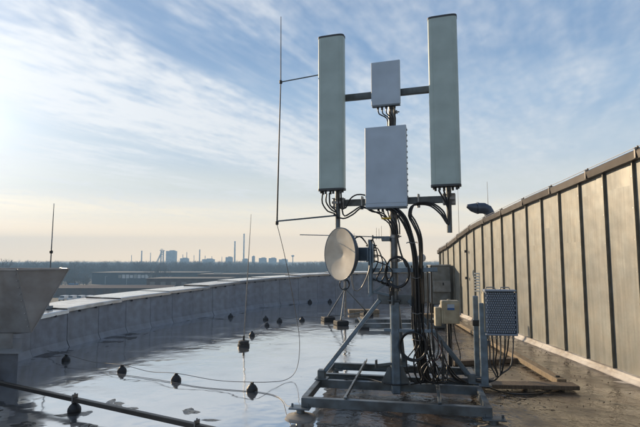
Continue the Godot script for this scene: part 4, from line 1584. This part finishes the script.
	for k in 4:
		var s := -0.22 + 0.055 * k
		cable("dish_cable", "black cable slung between the dish mount and the mast pipe", [rp(-0.27, 1.78 - 0.05 * k, 0.12), rp(s, 1.86 - 0.1 * k, 0.16), rp(s + 0.06, 1.62 - 0.05 * k, 0.15), rp(s - 0.02, 1.42 - 0.03 * k, 0.12), rp(-0.06 + 0.02 * k, 1.33, 0.06), rp(-0.05 + 0.015 * k, 1.12, 0.065)], 0.007, null, "cables behind the dish")
	cable("floor_cable", "black cable lying along the frame's second cross beam", [rp(0.42, 0.225, -0.2), fp(1.2, 0.80, 0.21), fp(0.9, 0.66, 0.212), fp(0.6, 0.90, 0.21), fp(0.35, 0.84, 0.206), fp(0.2, 0.95, 0.10), fp(0.15, 1.3, 0.02)], 0.008, null, "")
	cable("floor_cable", "black cable snaking from the posts under the cross plank", [Vector3(1.75, 0.225, -5.98), Vector3(2.0, 0.12, -6.1), Vector3(2.25, 0.03, -6.2), Vector3(2.5, 0.022, -6.17), Vector3(2.72, 0.022, -6.26), Vector3(2.9, 0.03, -6.4)], 0.010, null, "")
	# coils
	coil("cable_coil", "black cable coil hung round the mast at the cable arm", rp(0.057, 1.486, 0.13), RN, 0.135, 0.172, 4, 0.0085, 5)
	coil("cable_coil", "black cable coil hanging low behind the right brace", rp(0.215, 0.65, 0.05), RN, 0.15, 0.155, 5, 0.010, 9)
	cable("loop_wire", "thin dark red wire loop beside the low cable coil", [rp(0.40, 0.80, 0.0), rp(0.47, 0.72, 0.0), rp(0.52, 0.60, 0.0), rp(0.46, 0.50, 0.0), rp(0.36, 0.50, 0.0), rp(0.31, 0.55, 0.0)], 0.005, mat(lin(0.10, 0.02, 0.02), 0.5), "")

# ------------------------------------------------------------------ gear right of the mast
func make_side_gear() -> void:
	var mb: MB
	var cream := mat(lin(0.52, 0.47, 0.34), 0.5, 0.0, "blotch", 1.5)
	var creamd := mat(lin(0.44, 0.40, 0.29), 0.5, 0.0, "blotch", 1.5)
	# two posts standing on the frame
	var p2 := fp(1.935, 0.86, 0.2)
	var o := thing("steel_post", "wider blue-grey steel post carrying the ribbed radio unit", "post", p2)
	mb = MB.new()
	mb.box(p2 + Vector3.UP * 0.47, Vector3(0.08, 0.92, 0.06), FB, 0.006)
	part(o, "upright", mb, STEEL)
	mb = MB.new()
	mb.box(p2 + Vector3.UP * 0.008, Vector3(0.14, 0.016, 0.12), FB, 0.003)
	part(o, "foot_plate", mb, STEEL2)
	for h in [0.28, 0.75]:
		mb = MB.new()
		mb.box(p2 + Vector3.UP * (0.2 + h) + FU * 0.055, Vector3(0.04, 0.05, 0.04), FB, 0.004)
		part(o, "bracket", mb, GALV)
	var p1 := fp(1.905, 1.32, 0.19)
	o = thing("steel_post", "narrower blue-grey steel post just left of the wider one", "post", p1)
	mb = MB.new()
	mb.box(p1 + Vector3.UP * 0.50, Vector3(0.06, 0.98, 0.06), FB, 0.006)
	part(o, "upright", mb, STEEL)
	mb = MB.new()
	mb.box(p1 + Vector3.UP * 0.012, Vector3(0.12, 0.016, 0.12), FB, 0.003)
	part(o, "foot_plate", mb, STEEL2)
	mb = MB.new()
	mb.box(p1 + Vector3.UP * 0.66, Vector3(0.09, 0.07, 0.09), FB, 0.006)
	part(o, "collar", mb, BLACK)
	# ribbed radio unit
	var yaw := Basis(Vector3.UP, deg_to_rad(-8))
	var c := Vector3(2.055, 1.03, -5.80)
	o = thing("radio_unit", "dark ribbed radio unit on the post with cables hanging below", "radio unit", c - Vector3.UP * 0.25)
	mb = MB.new()
	mb.box(c - yaw.z * 0.03, Vector3(0.33, 0.47, 0.13), yaw, 0.012)
	part(o, "body", mb, mat(lin(0.26, 0.30, 0.36), 0.5, 0.2))
	var rib := mat(lin(0.27, 0.31, 0.37), 0.45, 0.3)
	mb = MB.new()
	for r in 17:
		for q in 13:
			var x := -0.15 + (q + 0.5 * (r % 2)) * 0.0243
			var y := -0.215 + r * 0.0268
			mb.box(c + yaw * Vector3(x, y, 0.05), Vector3(0.0185, 0.0235, 0.03), yaw, 0.006)
	var hs := part(o, "cooling_studs", mb, rib)
	hs.set_meta("kind", "stuff")
	mb = MB.new()
	mb.box(c + yaw * Vector3(-0.173, 0.0, -0.03), Vector3(0.012, 0.45, 0.12), yaw, 0.004)
	part(o, "side_cover", mb, cream)
	mb = MB.new()
	mb.box(c + yaw * Vector3(0.169, -0.01, 0.0), Vector3(0.01, 0.46, 0.16), yaw, 0.004)
	part(o, "side_cover", mb, rib)
	for y in [-0.245, 0.245]:
		mb = MB.new()
		mb.box(c + yaw * Vector3(0, y, 0.0), Vector3(0.345, 0.02, 0.17), yaw, 0.006)
		part(o, "end_plate", mb, rib)
	for x in [-0.10, 0.06]:
		mb = MB.new()
		mb.tube(curve([c + yaw * Vector3(x - 0.05, 0.25, 0.02), c + yaw * Vector3(x - 0.045, 0.278, 0.02), c + yaw * Vector3(x + 0.045, 0.278, 0.02), c + yaw * Vector3(x + 0.05, 0.25, 0.02)], 0.01), 0.006, 7)
		part(o, "handle", mb, GALV)
	for k in 7:
		mb = MB.new()
		var p := c + yaw * Vector3(-0.135 + k * 0.045, -0.25, 0.02 - 0.03 * (k % 2))
		mb.rod(p, p - Vector3.UP * 0.05, 0.013, 8)
		part(o, "connector", mb, GALV)
	var labels := ["leftmost", "second", "third", "fourth", "fifth", "sixth", "rightmost"]
	for k in 7:
		var p := c + yaw * Vector3(-0.135 + k * 0.045, -0.29, 0.02 - 0.03 * (k % 2))
		var q := 0.05 * sin(k * 2.3)
		cable("unit_cable", labels[k] + (" of the black cables hanging from the ribbed radio unit" if k in [0, 6] else " black cable from the left under the ribbed radio unit"), [p, p + Vector3(-0.005 * k + 0.01, -0.15, q * 0.4), p + Vector3(-0.012 * k + 0.01, -0.30, q), Vector3(1.99 + k * 0.012, 0.30 + 0.01 * k, -5.80 + q * 0.5), Vector3(1.90 + k * 0.01, 0.235 + 0.006 * k, -5.86 + q * 0.4), Vector3(1.74, 0.225 + 0.008 * (k % 3), -5.98 + q * 0.3), Vector3(1.45, 0.222 + 0.009 * (k % 2), -6.02 + q)], 0.0085, CABLE if k % 3 else mat(lin(0.06, 0.06, 0.06), 0.5), "cables under the radio unit")
	# cream comb-shaped piece on its strip, behind the wide post
	var cc := Vector3(1.865, 0, -5.955)
	o = thing("slatted_strip", "cream comb-shaped slatted strip rising above the wider steel post", "slatted strip", cc + Vector3.UP * 0.9)
	mb = MB.new()
	mb.box(cc + Vector3(0.014, 1.14, 0.0), Vector3(0.022, 0.66, 0.012), FB, 0.003)
	var pale := mat(lin(0.78, 0.74, 0.64), 0.5)
	part(o, "strip", mb, pale)
	mb = MB.new()
	mb.box(cc + Vector3(0.01, 0.86, 0.03), Vector3(0.03, 0.08, 0.07), FB, 0.003)
	part(o, "clamp", mb, GALV)
	for k in 7:
		mb = MB.new()
		mb.box(cc + Vector3(-0.012, 1.26 + k * 0.034, 0.014), Vector3(0.062, 0.017, 0.014), FB, 0.003)
		part(o, "slat", mb, pale)
	# cream junction box on a post behind the frame
	var bp := Vector3(1.87, 0.0, -7.43)
	o = thing("junction_box", "cream junction box with blue label on a post behind the right brace", "junction box", bp)
	mb = MB.new()
	mb.box(bp + Vector3(0.015, 0.88, 0.06), Vector3(0.25, 0.33, 0.15), Basis(Vector3.UP, deg_to_rad(-4)), 0.012)
	part(o, "housing", mb, creamd)
	mb = MB.new()
	mb.box(bp + Vector3(0.02, 0.87, 0.142), Vector3(0.225, 0.30, 0.016), Basis(Vector3.UP, deg_to_rad(-4)), 0.006)
	var lid := part(o, "lid", mb, cream)
	mb = MB.new()
	mb.box(bp + Vector3(0.01, 0.97, 0.152), Vector3(0.10, 0.05, 0.003), Basis(Vector3.UP, deg_to_rad(-4)))
	part(lid, "label_top", mb, mat(lin(0.42, 0.5, 0.6), 0.4))
	mb = MB.new()
	mb.box(bp + Vector3(0.01, 0.928, 0.152), Vector3(0.10, 0.03, 0.003), Basis(Vector3.UP, deg_to_rad(-4)))
	part(lid, "label_foot", mb, mat(lin(0.04, 0.13, 0.36), 0.4))
	mb = MB.new()
	mb.box(bp + Vector3(-0.155, 0.81, 0.03), Vector3(0.085, 0.27, 0.11), Basis.IDENTITY, 0.008)
	part(o, "side_box", mb, cream)
	mb = MB.new()
	mb.box(bp + Vector3(0.02, 0.36, 0.0), Vector3(0.06, 0.74, 0.05), Basis.IDENTITY, 0.005)
	mb.box(bp + Vector3(0.02, 0.015, 0.0), Vector3(0.20, 0.04, 0.2), Basis.IDENTITY, 0.005)
	part(o, "post", mb, BLACK)
	mb = MB.new()
	mb.rod(bp + Vector3(0.0, 1.05, 0.06), bp + Vector3(0.0, 1.06, 0.06), 0.02, 8)
	part(o, "stud", mb, cream)
	for k in 3:
		var a := bp + Vector3(-0.06 + k * 0.06, 0.72, 0.08)
		cable("box_cable", ["left", "middle", "right"][k] + " black cable dropping from the cream junction box", [a, a + Vector3(0.01 * k, -0.2, 0.03), a + Vector3(0.05 * k - 0.03, -0.45, 0.06), a + Vector3(-0.02, -0.66, 0.2), a + Vector3(-0.2, -0.70, 0.5)], 0.007, null, "cables of the junction box")
	# timber laid on the deck
	var wood := mat(lin(0.36, 0.285, 0.19), 0.75, 0.0, "timber", 1.4)
	var wood2 := mat(lin(0.21, 0.165, 0.12), 0.7, 0.0, "timber", 1.6)
	o = thing("long_timber", "long pale timber lying on the deck beside the plant room wall", "timber", Vector3(3.3, 0, -9.8))
	mb = MB.new()
	mb.bar(Vector3(3.085, 0.075, -6.55), Vector3(3.50, 0.07, -13.0), 0.12, 0.075, 0.006)
	part(o, "beam", mb, wood)
	mb = MB.new()
	mb.rod(Vector3(3.09, 0.11, -6.68), Vector3(3.09, 0.13, -6.68), 0.03, 10)
	part(o, "bolt", mb, BLACK)
	o = thing("cross_timber", "dark weathered plank lying across the near end of the long timber", "timber", Vector3(2.55, 0, -6.4))
	mb = MB.new()
	mb.bar(Vector3(1.86, 0.062, -6.50), Vector3(3.19, 0.062, -6.40), 0.22, 0.05, 0.006)
	part(o, "plank", mb, wood2)
	for x in [2.0, 2.6, 3.05]:
		mb = MB.new()
		mb.box(Vector3(x, 0.018, -6.47 + (x - 2.0) * 0.06), Vector3(0.09, 0.05, 0.20), Basis.IDENTITY, 0.004)
		part(o, "bearer", mb, wood)
	o = thing("short_timber", "short timber lying between the frame and the long timber", "timber", Vector3(2.6, 0, -8.0))
	mb = MB.new()
	mb.bar(Vector3(2.05, 0.05, -7.9), Vector3(3.12, 0.05, -8.15), 0.12, 0.07, 0.006)
	part(o, "beam", mb, wood2)
	# grey air handling unit by the far end of the wall
	var grey := mat(lin(0.25, 0.27, 0.265), 0.5, 0.1, "blotch", 1.0)
	var grey2 := mat(lin(0.32, 0.33, 0.32), 0.5, 0.1, "blotch", 1.0)
	var u := Vector3(3.80, 0, -16.1)
	o = thing("air_handler", "grey ventilation unit standing on legs at the far end of the wall", "ventilation unit", u)
	mb = MB.new()
	mb.box(u + Vector3(0.0, 1.16, 0), Vector3(0.60, 0.62, 0.55), Basis.IDENTITY, 0.02)
	part(o, "upper_casing", mb, grey)
	mb = MB.new()
	mb.box(u + Vector3(0.0, 0.56, 0), Vector3(0.60, 0.56, 0.55), Basis.IDENTITY, 0.02)
	part(o, "lower_casing", mb, grey)
	mb = MB.new()
	mb.box(u + Vector3(0.02, 0.84, 0.30), Vector3(0.54, 0.36, 0.06), Basis(Vector3.RIGHT, -0.12), 0.012)
	var dr := part(o, "door", mb, grey2)
	mb = MB.new()
	mb.box(u + Vector3(0.05, 0.92, 0.335), Vector3(0.03, 0.08, 0.03), Basis.IDENTITY, 0.004)
	part(dr, "handle", mb, BLACK)
	mb = MB.new()
	mb.box(u + Vector3(-0.46, 0.80, -0.05), Vector3(0.28, 0.94, 0.42), Basis.IDENTITY, 0.02)
	part(o, "side_casing", mb, grey)
	mb = MB.new()
	mb.box(u + Vector3(-0.315, 0.80, 0.17), Vector3(0.02, 0.94, 0.03), Basis.IDENTITY, 0.004)
	part(o, "edge_strip", mb, mat(lin(0.6, 0.6, 0.58), 0.5))
	mb = MB.new()
	mb.box(u + Vector3(0.0, 1.49, 0), Vector3(0.64, 0.05, 0.58), Basis(Vector3.BACK, 0.02), 0.012)
	part(o, "top_plate", mb, grey2)
	for x in [-0.55, -0.25, 0.25]:
		for z in [-0.2, 0.2]:
			mb = MB.new()
			mb.box(u + Vector3(x, 0.16, z), Vector3(0.05, 0.34, 0.05), Basis.IDENTITY, 0.004)
			part(o, "leg", mb, BLACK)
	# small round dish on a thin pole far behind the cables
	var sp := Vector3(3.03, 0, -15.0)
	o = thing("small_dish", "small pale round dish on a pole behind the cable trunk", "antenna", sp)
	mb = MB.new()
	mb.rod(sp, sp + Vector3.UP * 1.75, 0.02, 8)
	mb.lathe(sp, [Vector2(0.16, -0.02), Vector2(0.16, 0.05), Vector2(0.0, 0.06)], 14)
	part(o, "pole", mb, GALV)
	mb = MB.new()
	mb.lathe(sp + Vector3(-0.0, 1.72, 0.05), [Vector2(0.0, 0.05), Vector2(0.08, 0.04), Vector2(0.125, 0.0), Vector2(0.12, -0.03), Vector2(0.0, -0.04)], 24, Basis(Vector3.RIGHT, PI / 2))
	part(o, "reflector", mb, mat(lin(0.45, 0.45, 0.44), 0.5))
	# spare steel sections and boards lying on the deck behind the frame
	o = thing("far_frame", "low dark steel base frame lying far behind the mast", "base frame", Vector3(1.9, 0, -12.6))
	for z in [-12.2, -13.1]:
		mb = MB.new()
		mb.bar(Vector3(0.9, 0.09, z), Vector3(3.0, 0.09, z + 0.1), 0.07, 0.09, 0.005)
		part(o, "cross_beam", mb, STEEL2)
	for x in [1.0, 1.9, 2.9]:
		mb = MB.new()
		mb.bar(Vector3(x, 0.155, -12.15), Vector3(x, 0.155, -13.15), 0.06, 0.04, 0.004)
		part(o, "side_beam", mb, STEEL2)
	for x in [1.05, 1.95, 2.85]:
		mb = MB.new()
		mb.box(Vector3(x, 0.02, -12.65 + (0.45 if x != 1.95 else -0.45)), Vector3(0.25, 0.06, 0.2), Basis.IDENTITY, 0.005)
		part(o, "pad", mb, BLACK)
	o = thing("flat_board", "tan board lying flat behind the small tripod", "board", Vector3(1.3, 0, -15.9))
	mb = MB.new()
	mb.box(Vector3(1.36, 0.06, -15.9), Vector3(0.95, 0.12, 0.4), Basis(Vector3.UP, 0.06), 0.008)
	part(o, "plank", mb, wood)
	o = thing("flat_board", "tan board lying below the ventilation unit", "board", Vector3(3.0, 0, -14.4))
	mb = MB.new()
	mb.box(Vector3(2.95, 0.08, -14.3), Vector3(0.7, 0.14, 0.35), Basis(Vector3.UP, -0.1), 0.008)
	part(o, "plank", mb, wood)

# ------------------------------------------------------------------ things standing about on the roof
func make_roof_things() -> void:
	var mb: MB
	# ---- flared ventilation hood at the left edge
	var hoodm := mat(lin(0.42, 0.415, 0.41), 0.42, 0.4, "blotch", 0.9, "dent", 0.25)
	var curbm := mat(lin(0.2, 0.21, 0.23), 0.6, 0.0, "blotch", 1.0)
	var o := thing("ventilation_hood", "grey sheet metal ventilation hood flaring upwards at the left edge", "hood", Vector3(-4.6, 0, -7.8))
	var T0 := Vector3(-5.6, 1.485, -6.9)
	var T1 := Vector3(-4.155, 1.485, -6.9)
	var T2 := Vector3(-3.707, 1.49, -7.42)
	var T3 := Vector3(-4.25, 1.49, -8.25)
	var T4 := Vector3(-4.85, 1.485, -8.5)
	var T5 := Vector3(-5.6, 1.485, -8.5)
	var B0 := Vector3(-5.3, 0.61, -7.2)
	var B1 := Vector3(-4.08, 0.61, -7.2)
	var B2 := Vector3(-4.55, 0.61, -8.2)
	var B3 := Vector3(-5.3, 0.61, -8.2)
	var mid := Vector3(-4.7, 1.1, -7.95)
	var facets := [[T0, T1, B1, B0], [T1, T2, B1], [T2, T3, B2, B1], [T3, T4, B2], [T4, T5, B3, B2], [T5, T0, B0, B3]]
	for f in facets:
		mb = MB.new()
		var ctr: Vector3 = (f[0] + f[1] + f[2]) / 3.0
		mb.facet(f[0], f[1], f[2], ctr - mid)
		if f.size() == 4: mb.facet(f[0], f[2], f[3], ctr - mid)
		part(o, "side_sheet", mb, hoodm)
	# folded rim, lying on top of the sheets
	var ring := [T0, T1, T2, T3, T4, T5]
	for k in 6:
		mb = MB.new()
		var a: Vector3 = ring[k]
		var b: Vector3 = ring[(k + 1) % 6]
		mb.bar(a + Vector3.UP * 0.006, b + Vector3.UP * 0.006, 0.04, 0.024, 0.004)
		part(o, "rim", mb, hoodm)
	# seams of the front sheets
	mb = MB.new()
	mb.tube([T1 + (T1 - mid) * 0.004, B1 + (B1 - mid) * 0.004], 0.007, 6)
	mb.tube([T2 + (T2 - mid) * 0.004, B1 + (B1 - mid) * 0.006], 0.007, 6)
	part(o, "seam", mb, hoodm)
	# rivets along the folds
	mb = MB.new()
	for q in [[T1, B1], [T2, B1]]:
		for k in 9:
			var p: Vector3 = (q[0] as Vector3).lerp(q[1], 0.06 + k * 0.105)
			var off := Vector3(-0.03, 0, 0.008) if q[0] == T1 else Vector3(-0.035, 0, 0.02)
			mb.lathe(p + off, [Vector2(0.009, -0.004), Vector2(0.007, 0.006), Vector2(0.0, 0.008)], 6, Basis(Vector3.RIGHT, 1.2))
	part(o, "rivets", mb, hoodm).set_meta("kind", "stuff")
	# neck and curb
	mb = MB.new()
	mb.quad(B0, B1, Vector3(-4.36, 0.57, -7.3), Vector3(-5.2, 0.57, -7.3), Vector3(0, -1, 0.3))
	mb.quad(B1, B2, Vector3(-4.7, 0.57, -8.1), Vector3(-4.36, 0.57, -7.3), Vector3(0.3, -1, 0))
	mb.sweep(Vector3.ZERO, [Vector2(-5.3, -7.25), Vector2(-4.37, -7.25), Vector2(-4.9, -8.1), Vector2(-5.3, -8.1)], 0.27, 0.60, Basis.IDENTITY, false)
	part(o, "neck", mb, hoodm)
	mb = MB.new()
	mb.sweep(Vector3.ZERO, [Vector2(-5.4, -6.98), Vector2(-4.12, -6.98), Vector2(-4.85, -8.2), Vector2(-5.4, -8.2)], -0.03, 0.355, Basis.IDENTITY, false)
	part(o, "curb", mb, curbm)
	mb = MB.new()
	mb.sweep(Vector3.ZERO, [Vector2(-5.42, -6.95), Vector2(-4.07, -6.95), Vector2(-4.82, -8.24), Vector2(-5.42, -8.24)], 0.357, 0.374, Basis.IDENTITY, false)
	part(o, "curb_flashing", mb, mat(lin(0.4, 0.4, 0.4), 0.4, 0.5))
	# ---- rail on blocks running past the hood
	var pm := mat(lin(0.07, 0.062, 0.055), 0.4, 0.45, "stain", 1.0)
	var a0 := Vector3(-4.75, 0.125, -6.77)
	var a1 := Vector3(0.1, 0.125, -3.98)
	o = thing("floor_rail", "long dark metal rail raised on blocks across the near left corner", "rail", (a0 + a1) * 0.5)
	mb = MB.new()
	mb.bar(a0, a1, 0.05, 0.045, 0.005)
	part(o, "rail", mb, pm)
	mb = MB.new()
	var pd := (a1 - a0).normalized()
	var side := pd.cross(Vector3.UP).normalized()
	mb.tube([a0 + side * -0.035 + Vector3.UP * 0.005, a1 + side * -0.035 + Vector3.UP * 0.005], 0.012, 8)
	part(o, "wire", mb, GALV)
	for f in [0.12, 0.434, 0.75]:
		mb = MB.new()
		mb.box(a0.lerp(a1, f) + Vector3.UP * 0.012, Vector3(0.07, 0.09, 0.012), Basis(Vector3.UP, atan2(pd.x, pd.z)), 0.003)
		mb.rod(a0.lerp(a1, f) + Vector3.UP * 0.02, a0.lerp(a1, f) + Vector3.UP * 0.07, 0.008, 6)
		part(o, "clip", mb, GALV)
	# ---- black conductor blocks
	var first: Node3D = null
	var blocks := [
		[Vector3(-4.124, 0, -8.312), 1.0, "black wire block nearest the metal hood"], [Vector3(-2.894, 0, -7.496), 1.0, "second black wire block from the metal hood"], [Vector3(-1.945, 0, -6.941), 1.0, "third black wire block from the metal hood"], [Vector3(-0.847, 0, -6.415), 1.05, "black wire block nearest the mast frame"],
		[a0.lerp(a1, 0.434) * Vector3(1, 0, 1), 1.05, "black block carrying the rail in the near left corner"], [a0.lerp(a1, 0.12) * Vector3(1, 0, 1), 1.05, "black block under the rail at the left edge"], [Vector3(-1.477, 0, -11.068), 1.0, "black wire block just behind the rod stand"], [Vector3(-1.331, 0, -12.773), 0.95, "black wire block midway in the far row on the water"],
		[Vector3(-2.589, 0, -14.705), 1.15, "leftmost far black wire block near the parapet"], [Vector3(-1.505, 0, -14.078), 1.15, "far black wire block second from the left"], [Vector3(-1.085, 0, -13.614), 1.15, "far black wire block third from the left"], [Vector3(-0.49, 0, -13.842), 1.15, "rightmost far black wire block before the tripod"], [Vector3(-0.397, 0, -20.0), 1.3, "left of two tiny black blocks at the foot of the far parapet"], [Vector3(0.397, 0, -20.2), 1.3, "right of two tiny black blocks at the foot of the far parapet"]]
	var rg := RandomNumberGenerator.new()
	rg.seed = 14
	for q in blocks:
		if first == null:
			first = thing("wire_block", q[2], "block", q[0], "black blocks that carry wires over the deck")
			mb = MB.new()
			mb.lathe(q[0], [Vector2(0.064, -0.02), Vector2(0.067, 0.012), Vector2(0.064, 0.034), Vector2(0.046, 0.062), Vector2(0.03, 0.078), Vector2(0.0, 0.08)], 16, Basis.IDENTITY, 0.04, 3)
			part(first, "body", mb, BLACK)
			mb = MB.new()
			mb.box(q[0] + Vector3.UP * 0.09, Vector3(0.045, 0.026, 0.022), Basis.IDENTITY, 0.004)
			part(first, "wire_clip", mb, BLACK)
		else:
			var c := copy(first, "wire_block", q[0], rg.randf() * TAU, q[2])
			c.scale = Vector3.ONE * q[1]
	# ---- earthing wires over the deck
	var wirem := mat(lin(0.15, 0.145, 0.14), 0.5, 0.5)
	cable("earth_wire", "thin wire hanging from the long lightning rod and curving over the wet deck", [rp(-1.492, 2.08, 0), Vector3(-0.47, 1.75, -6.45), Vector3(-0.40, 1.38, -6.6), Vector3(-0.335, 0.95, -6.85), Vector3(-0.285, 0.55, -7.05), Vector3(-0.30, 0.22, -7.15), Vector3(-0.36, 0.06, -7.1), Vector3(-0.47, 0.022, -6.9), Vector3(-0.62, 0.05, -6.68), Vector3(-0.847, 0.105, -6.43), Vector3(-1.35, 0.07, -6.68), Vector3(-1.945, 0.102, -6.941), Vector3(-2.4, 0.065, -7.22), Vector3(-2.894, 0.102, -7.496), Vector3(-3.5, 0.065, -7.9), Vector3(-4.124, 0.102, -8.312), Vector3(-4.75, 0.06, -8.9)], 0.004, wirem, "earthing wires on the deck")
	cable("earth_wire", "thin wire lying in the water from the frame's near left foot", [fp(-0.1, -0.02, 0.11), Vector3(-0.36, 0.05, -5.6), Vector3(-0.43, 0.01, -5.95), Vector3(-0.556, 0.006, -6.2), Vector3(-0.8, 0.006, -6.36), Vector3(-1.125, 0.006, -6.45), Vector3(-1.6, 0.006, -6.62), Vector3(-2.2, 0.008, -6.98), Vector3(-3.04, 0.008, -7.4)], 0.004, wirem, "earthing wires on the deck")
	cable("earth_wire", "thin wire linking the far row of black blocks", [Vector3(-1.477, 0.10, -11.068), Vector3(-1.42, 0.07, -11.9), Vector3(-1.331, 0.10, -12.773), Vector3(-1.2, 0.08, -13.2), Vector3(-1.085, 0.11, -13.614), Vector3(-0.8, 0.08, -13.7), Vector3(-0.49, 0.11, -13.842), Vector3(0.2, 0.08, -13.86)], 0.006, wirem, "earthing wires on the deck")
	# ---- leaning rod on its block
	var sp := Vector3(-1.454, 0, -9.72)
	o = thing("rod_stand", "thin leaning rod in a dark block standing in the water", "rod", sp)
	mb = MB.new()
	mb.lathe(sp, [Vector2(0.115, -0.02), Vector2(0.115, 0.045), Vector2(0.10, 0.05), Vector2(0.105, 0.10), Vector2(0.09, 0.11), Vector2(0.0, 0.12)], 8, Basis(Vector3.UP, 0.3), 0.03, 8)
	part(o, "block", mb, mat(lin(0.035, 0.032, 0.03), 0.6, 0.0, "fine", 2.0))
	mb = MB.new()
	mb.tube([sp + Vector3(0.0, 0.1, 0), Vector3(-1.40, 1.3, -9.72), Vector3(-1.345, 2.53, -9.72)], [0.010, 0.009, 0.004], 8)
	part(o, "shaft", mb, GALV)
	mb = MB.new()
	mb.rod(sp + Vector3.UP * 0.12, sp + Vector3(0.002, 0.2, 0), 0.02, 8)
	part(o, "socket", mb, BLACK)
	# ---- rod on the parapet, behind the hood
	var lp := Vector3(-5.12, 0.72, -9.55)
	o = thing("parapet_rod", "slim rod with a dark knob on the parapet behind the metal hood", "rod", lp)
	mb = MB.new()
	mb.tube([lp, lp + Vector3(0, 1.05, 0), lp + Vector3(0.005, 2.0, 0)], [0.013, 0.011, 0.006], 8)
	part(o, "shaft", mb, STEEL2)
	mb = MB.new()
	mb.lathe(lp + Vector3.UP * 1.07, [Vector2(0.0, -0.035), Vector2(0.028, -0.025), Vector2(0.03, 0.02), Vector2(0.0, 0.04)], 12)
	part(o, "knob", mb, BLACK)
	mb = MB.new()
	mb.box(lp + Vector3(0, 0.03, 0), Vector3(0.12, 0.06, 0.12), Basis.IDENTITY, 0.006)
	part(o, "foot", mb, STEEL2)
	# ---- tripod with weights, far behind the dish
	var tp := Vector3(0.70, 0, -14.1)
	o = thing("tripod_stand", "grey tripod stand on dark weights far behind the dish", "tripod", tp)
	mb = MB.new()
	mb.rod(tp + Vector3(0.0, 0.06, 0), tp + Vector3(0.0, 1.7, 0), 0.032, 12)
	part(o, "pole", mb, GALV)
	var feet := [Vector3(0.218, 0, -13.84), Vector3(0.536, 0, -12.97), Vector3(1.395, 0, -15.2)]
	for f in feet:
		mb = MB.new()
		mb.rod(tp + Vector3(0, 0.86, 0), f + Vector3.UP * 0.12, 0.02, 8)
		part(o, "leg", mb, STEEL2)
		mb = MB.new()
		mb.rod(tp + Vector3(0, 0.13, 0), f + Vector3.UP * 0.13, 0.014, 8)
		part(o, "tie_bar", mb, STEEL2)
		mb = MB.new()
		mb.box(f + Vector3.UP * 0.055, Vector3(0.32, 0.12, 0.30), Basis(Vector3.UP, 0.35), 0.02)
		part(o, "weight", mb, mat(lin(0.018, 0.017, 0.017), 0.7, 0.0, "fine", 2.0))
	for h in [0.86, 1.1]:
		mb = MB.new()
		mb.lathe(tp + Vector3.UP * h, [Vector2(0.03, -0.03), Vector2(0.06, -0.025), Vector2(0.06, 0.025), Vector2(0.03, 0.03)], 12)
		part(o, "collar", mb, STEEL2)
	coil("cable_coil", "small black cable coil hung on the tripod behind the dish", tp + Vector3(-0.02, 0.98, 0.1), Vector3(0.3, 0, 1).normalized(), 0.14, 0.15, 3, 0.012, 31)
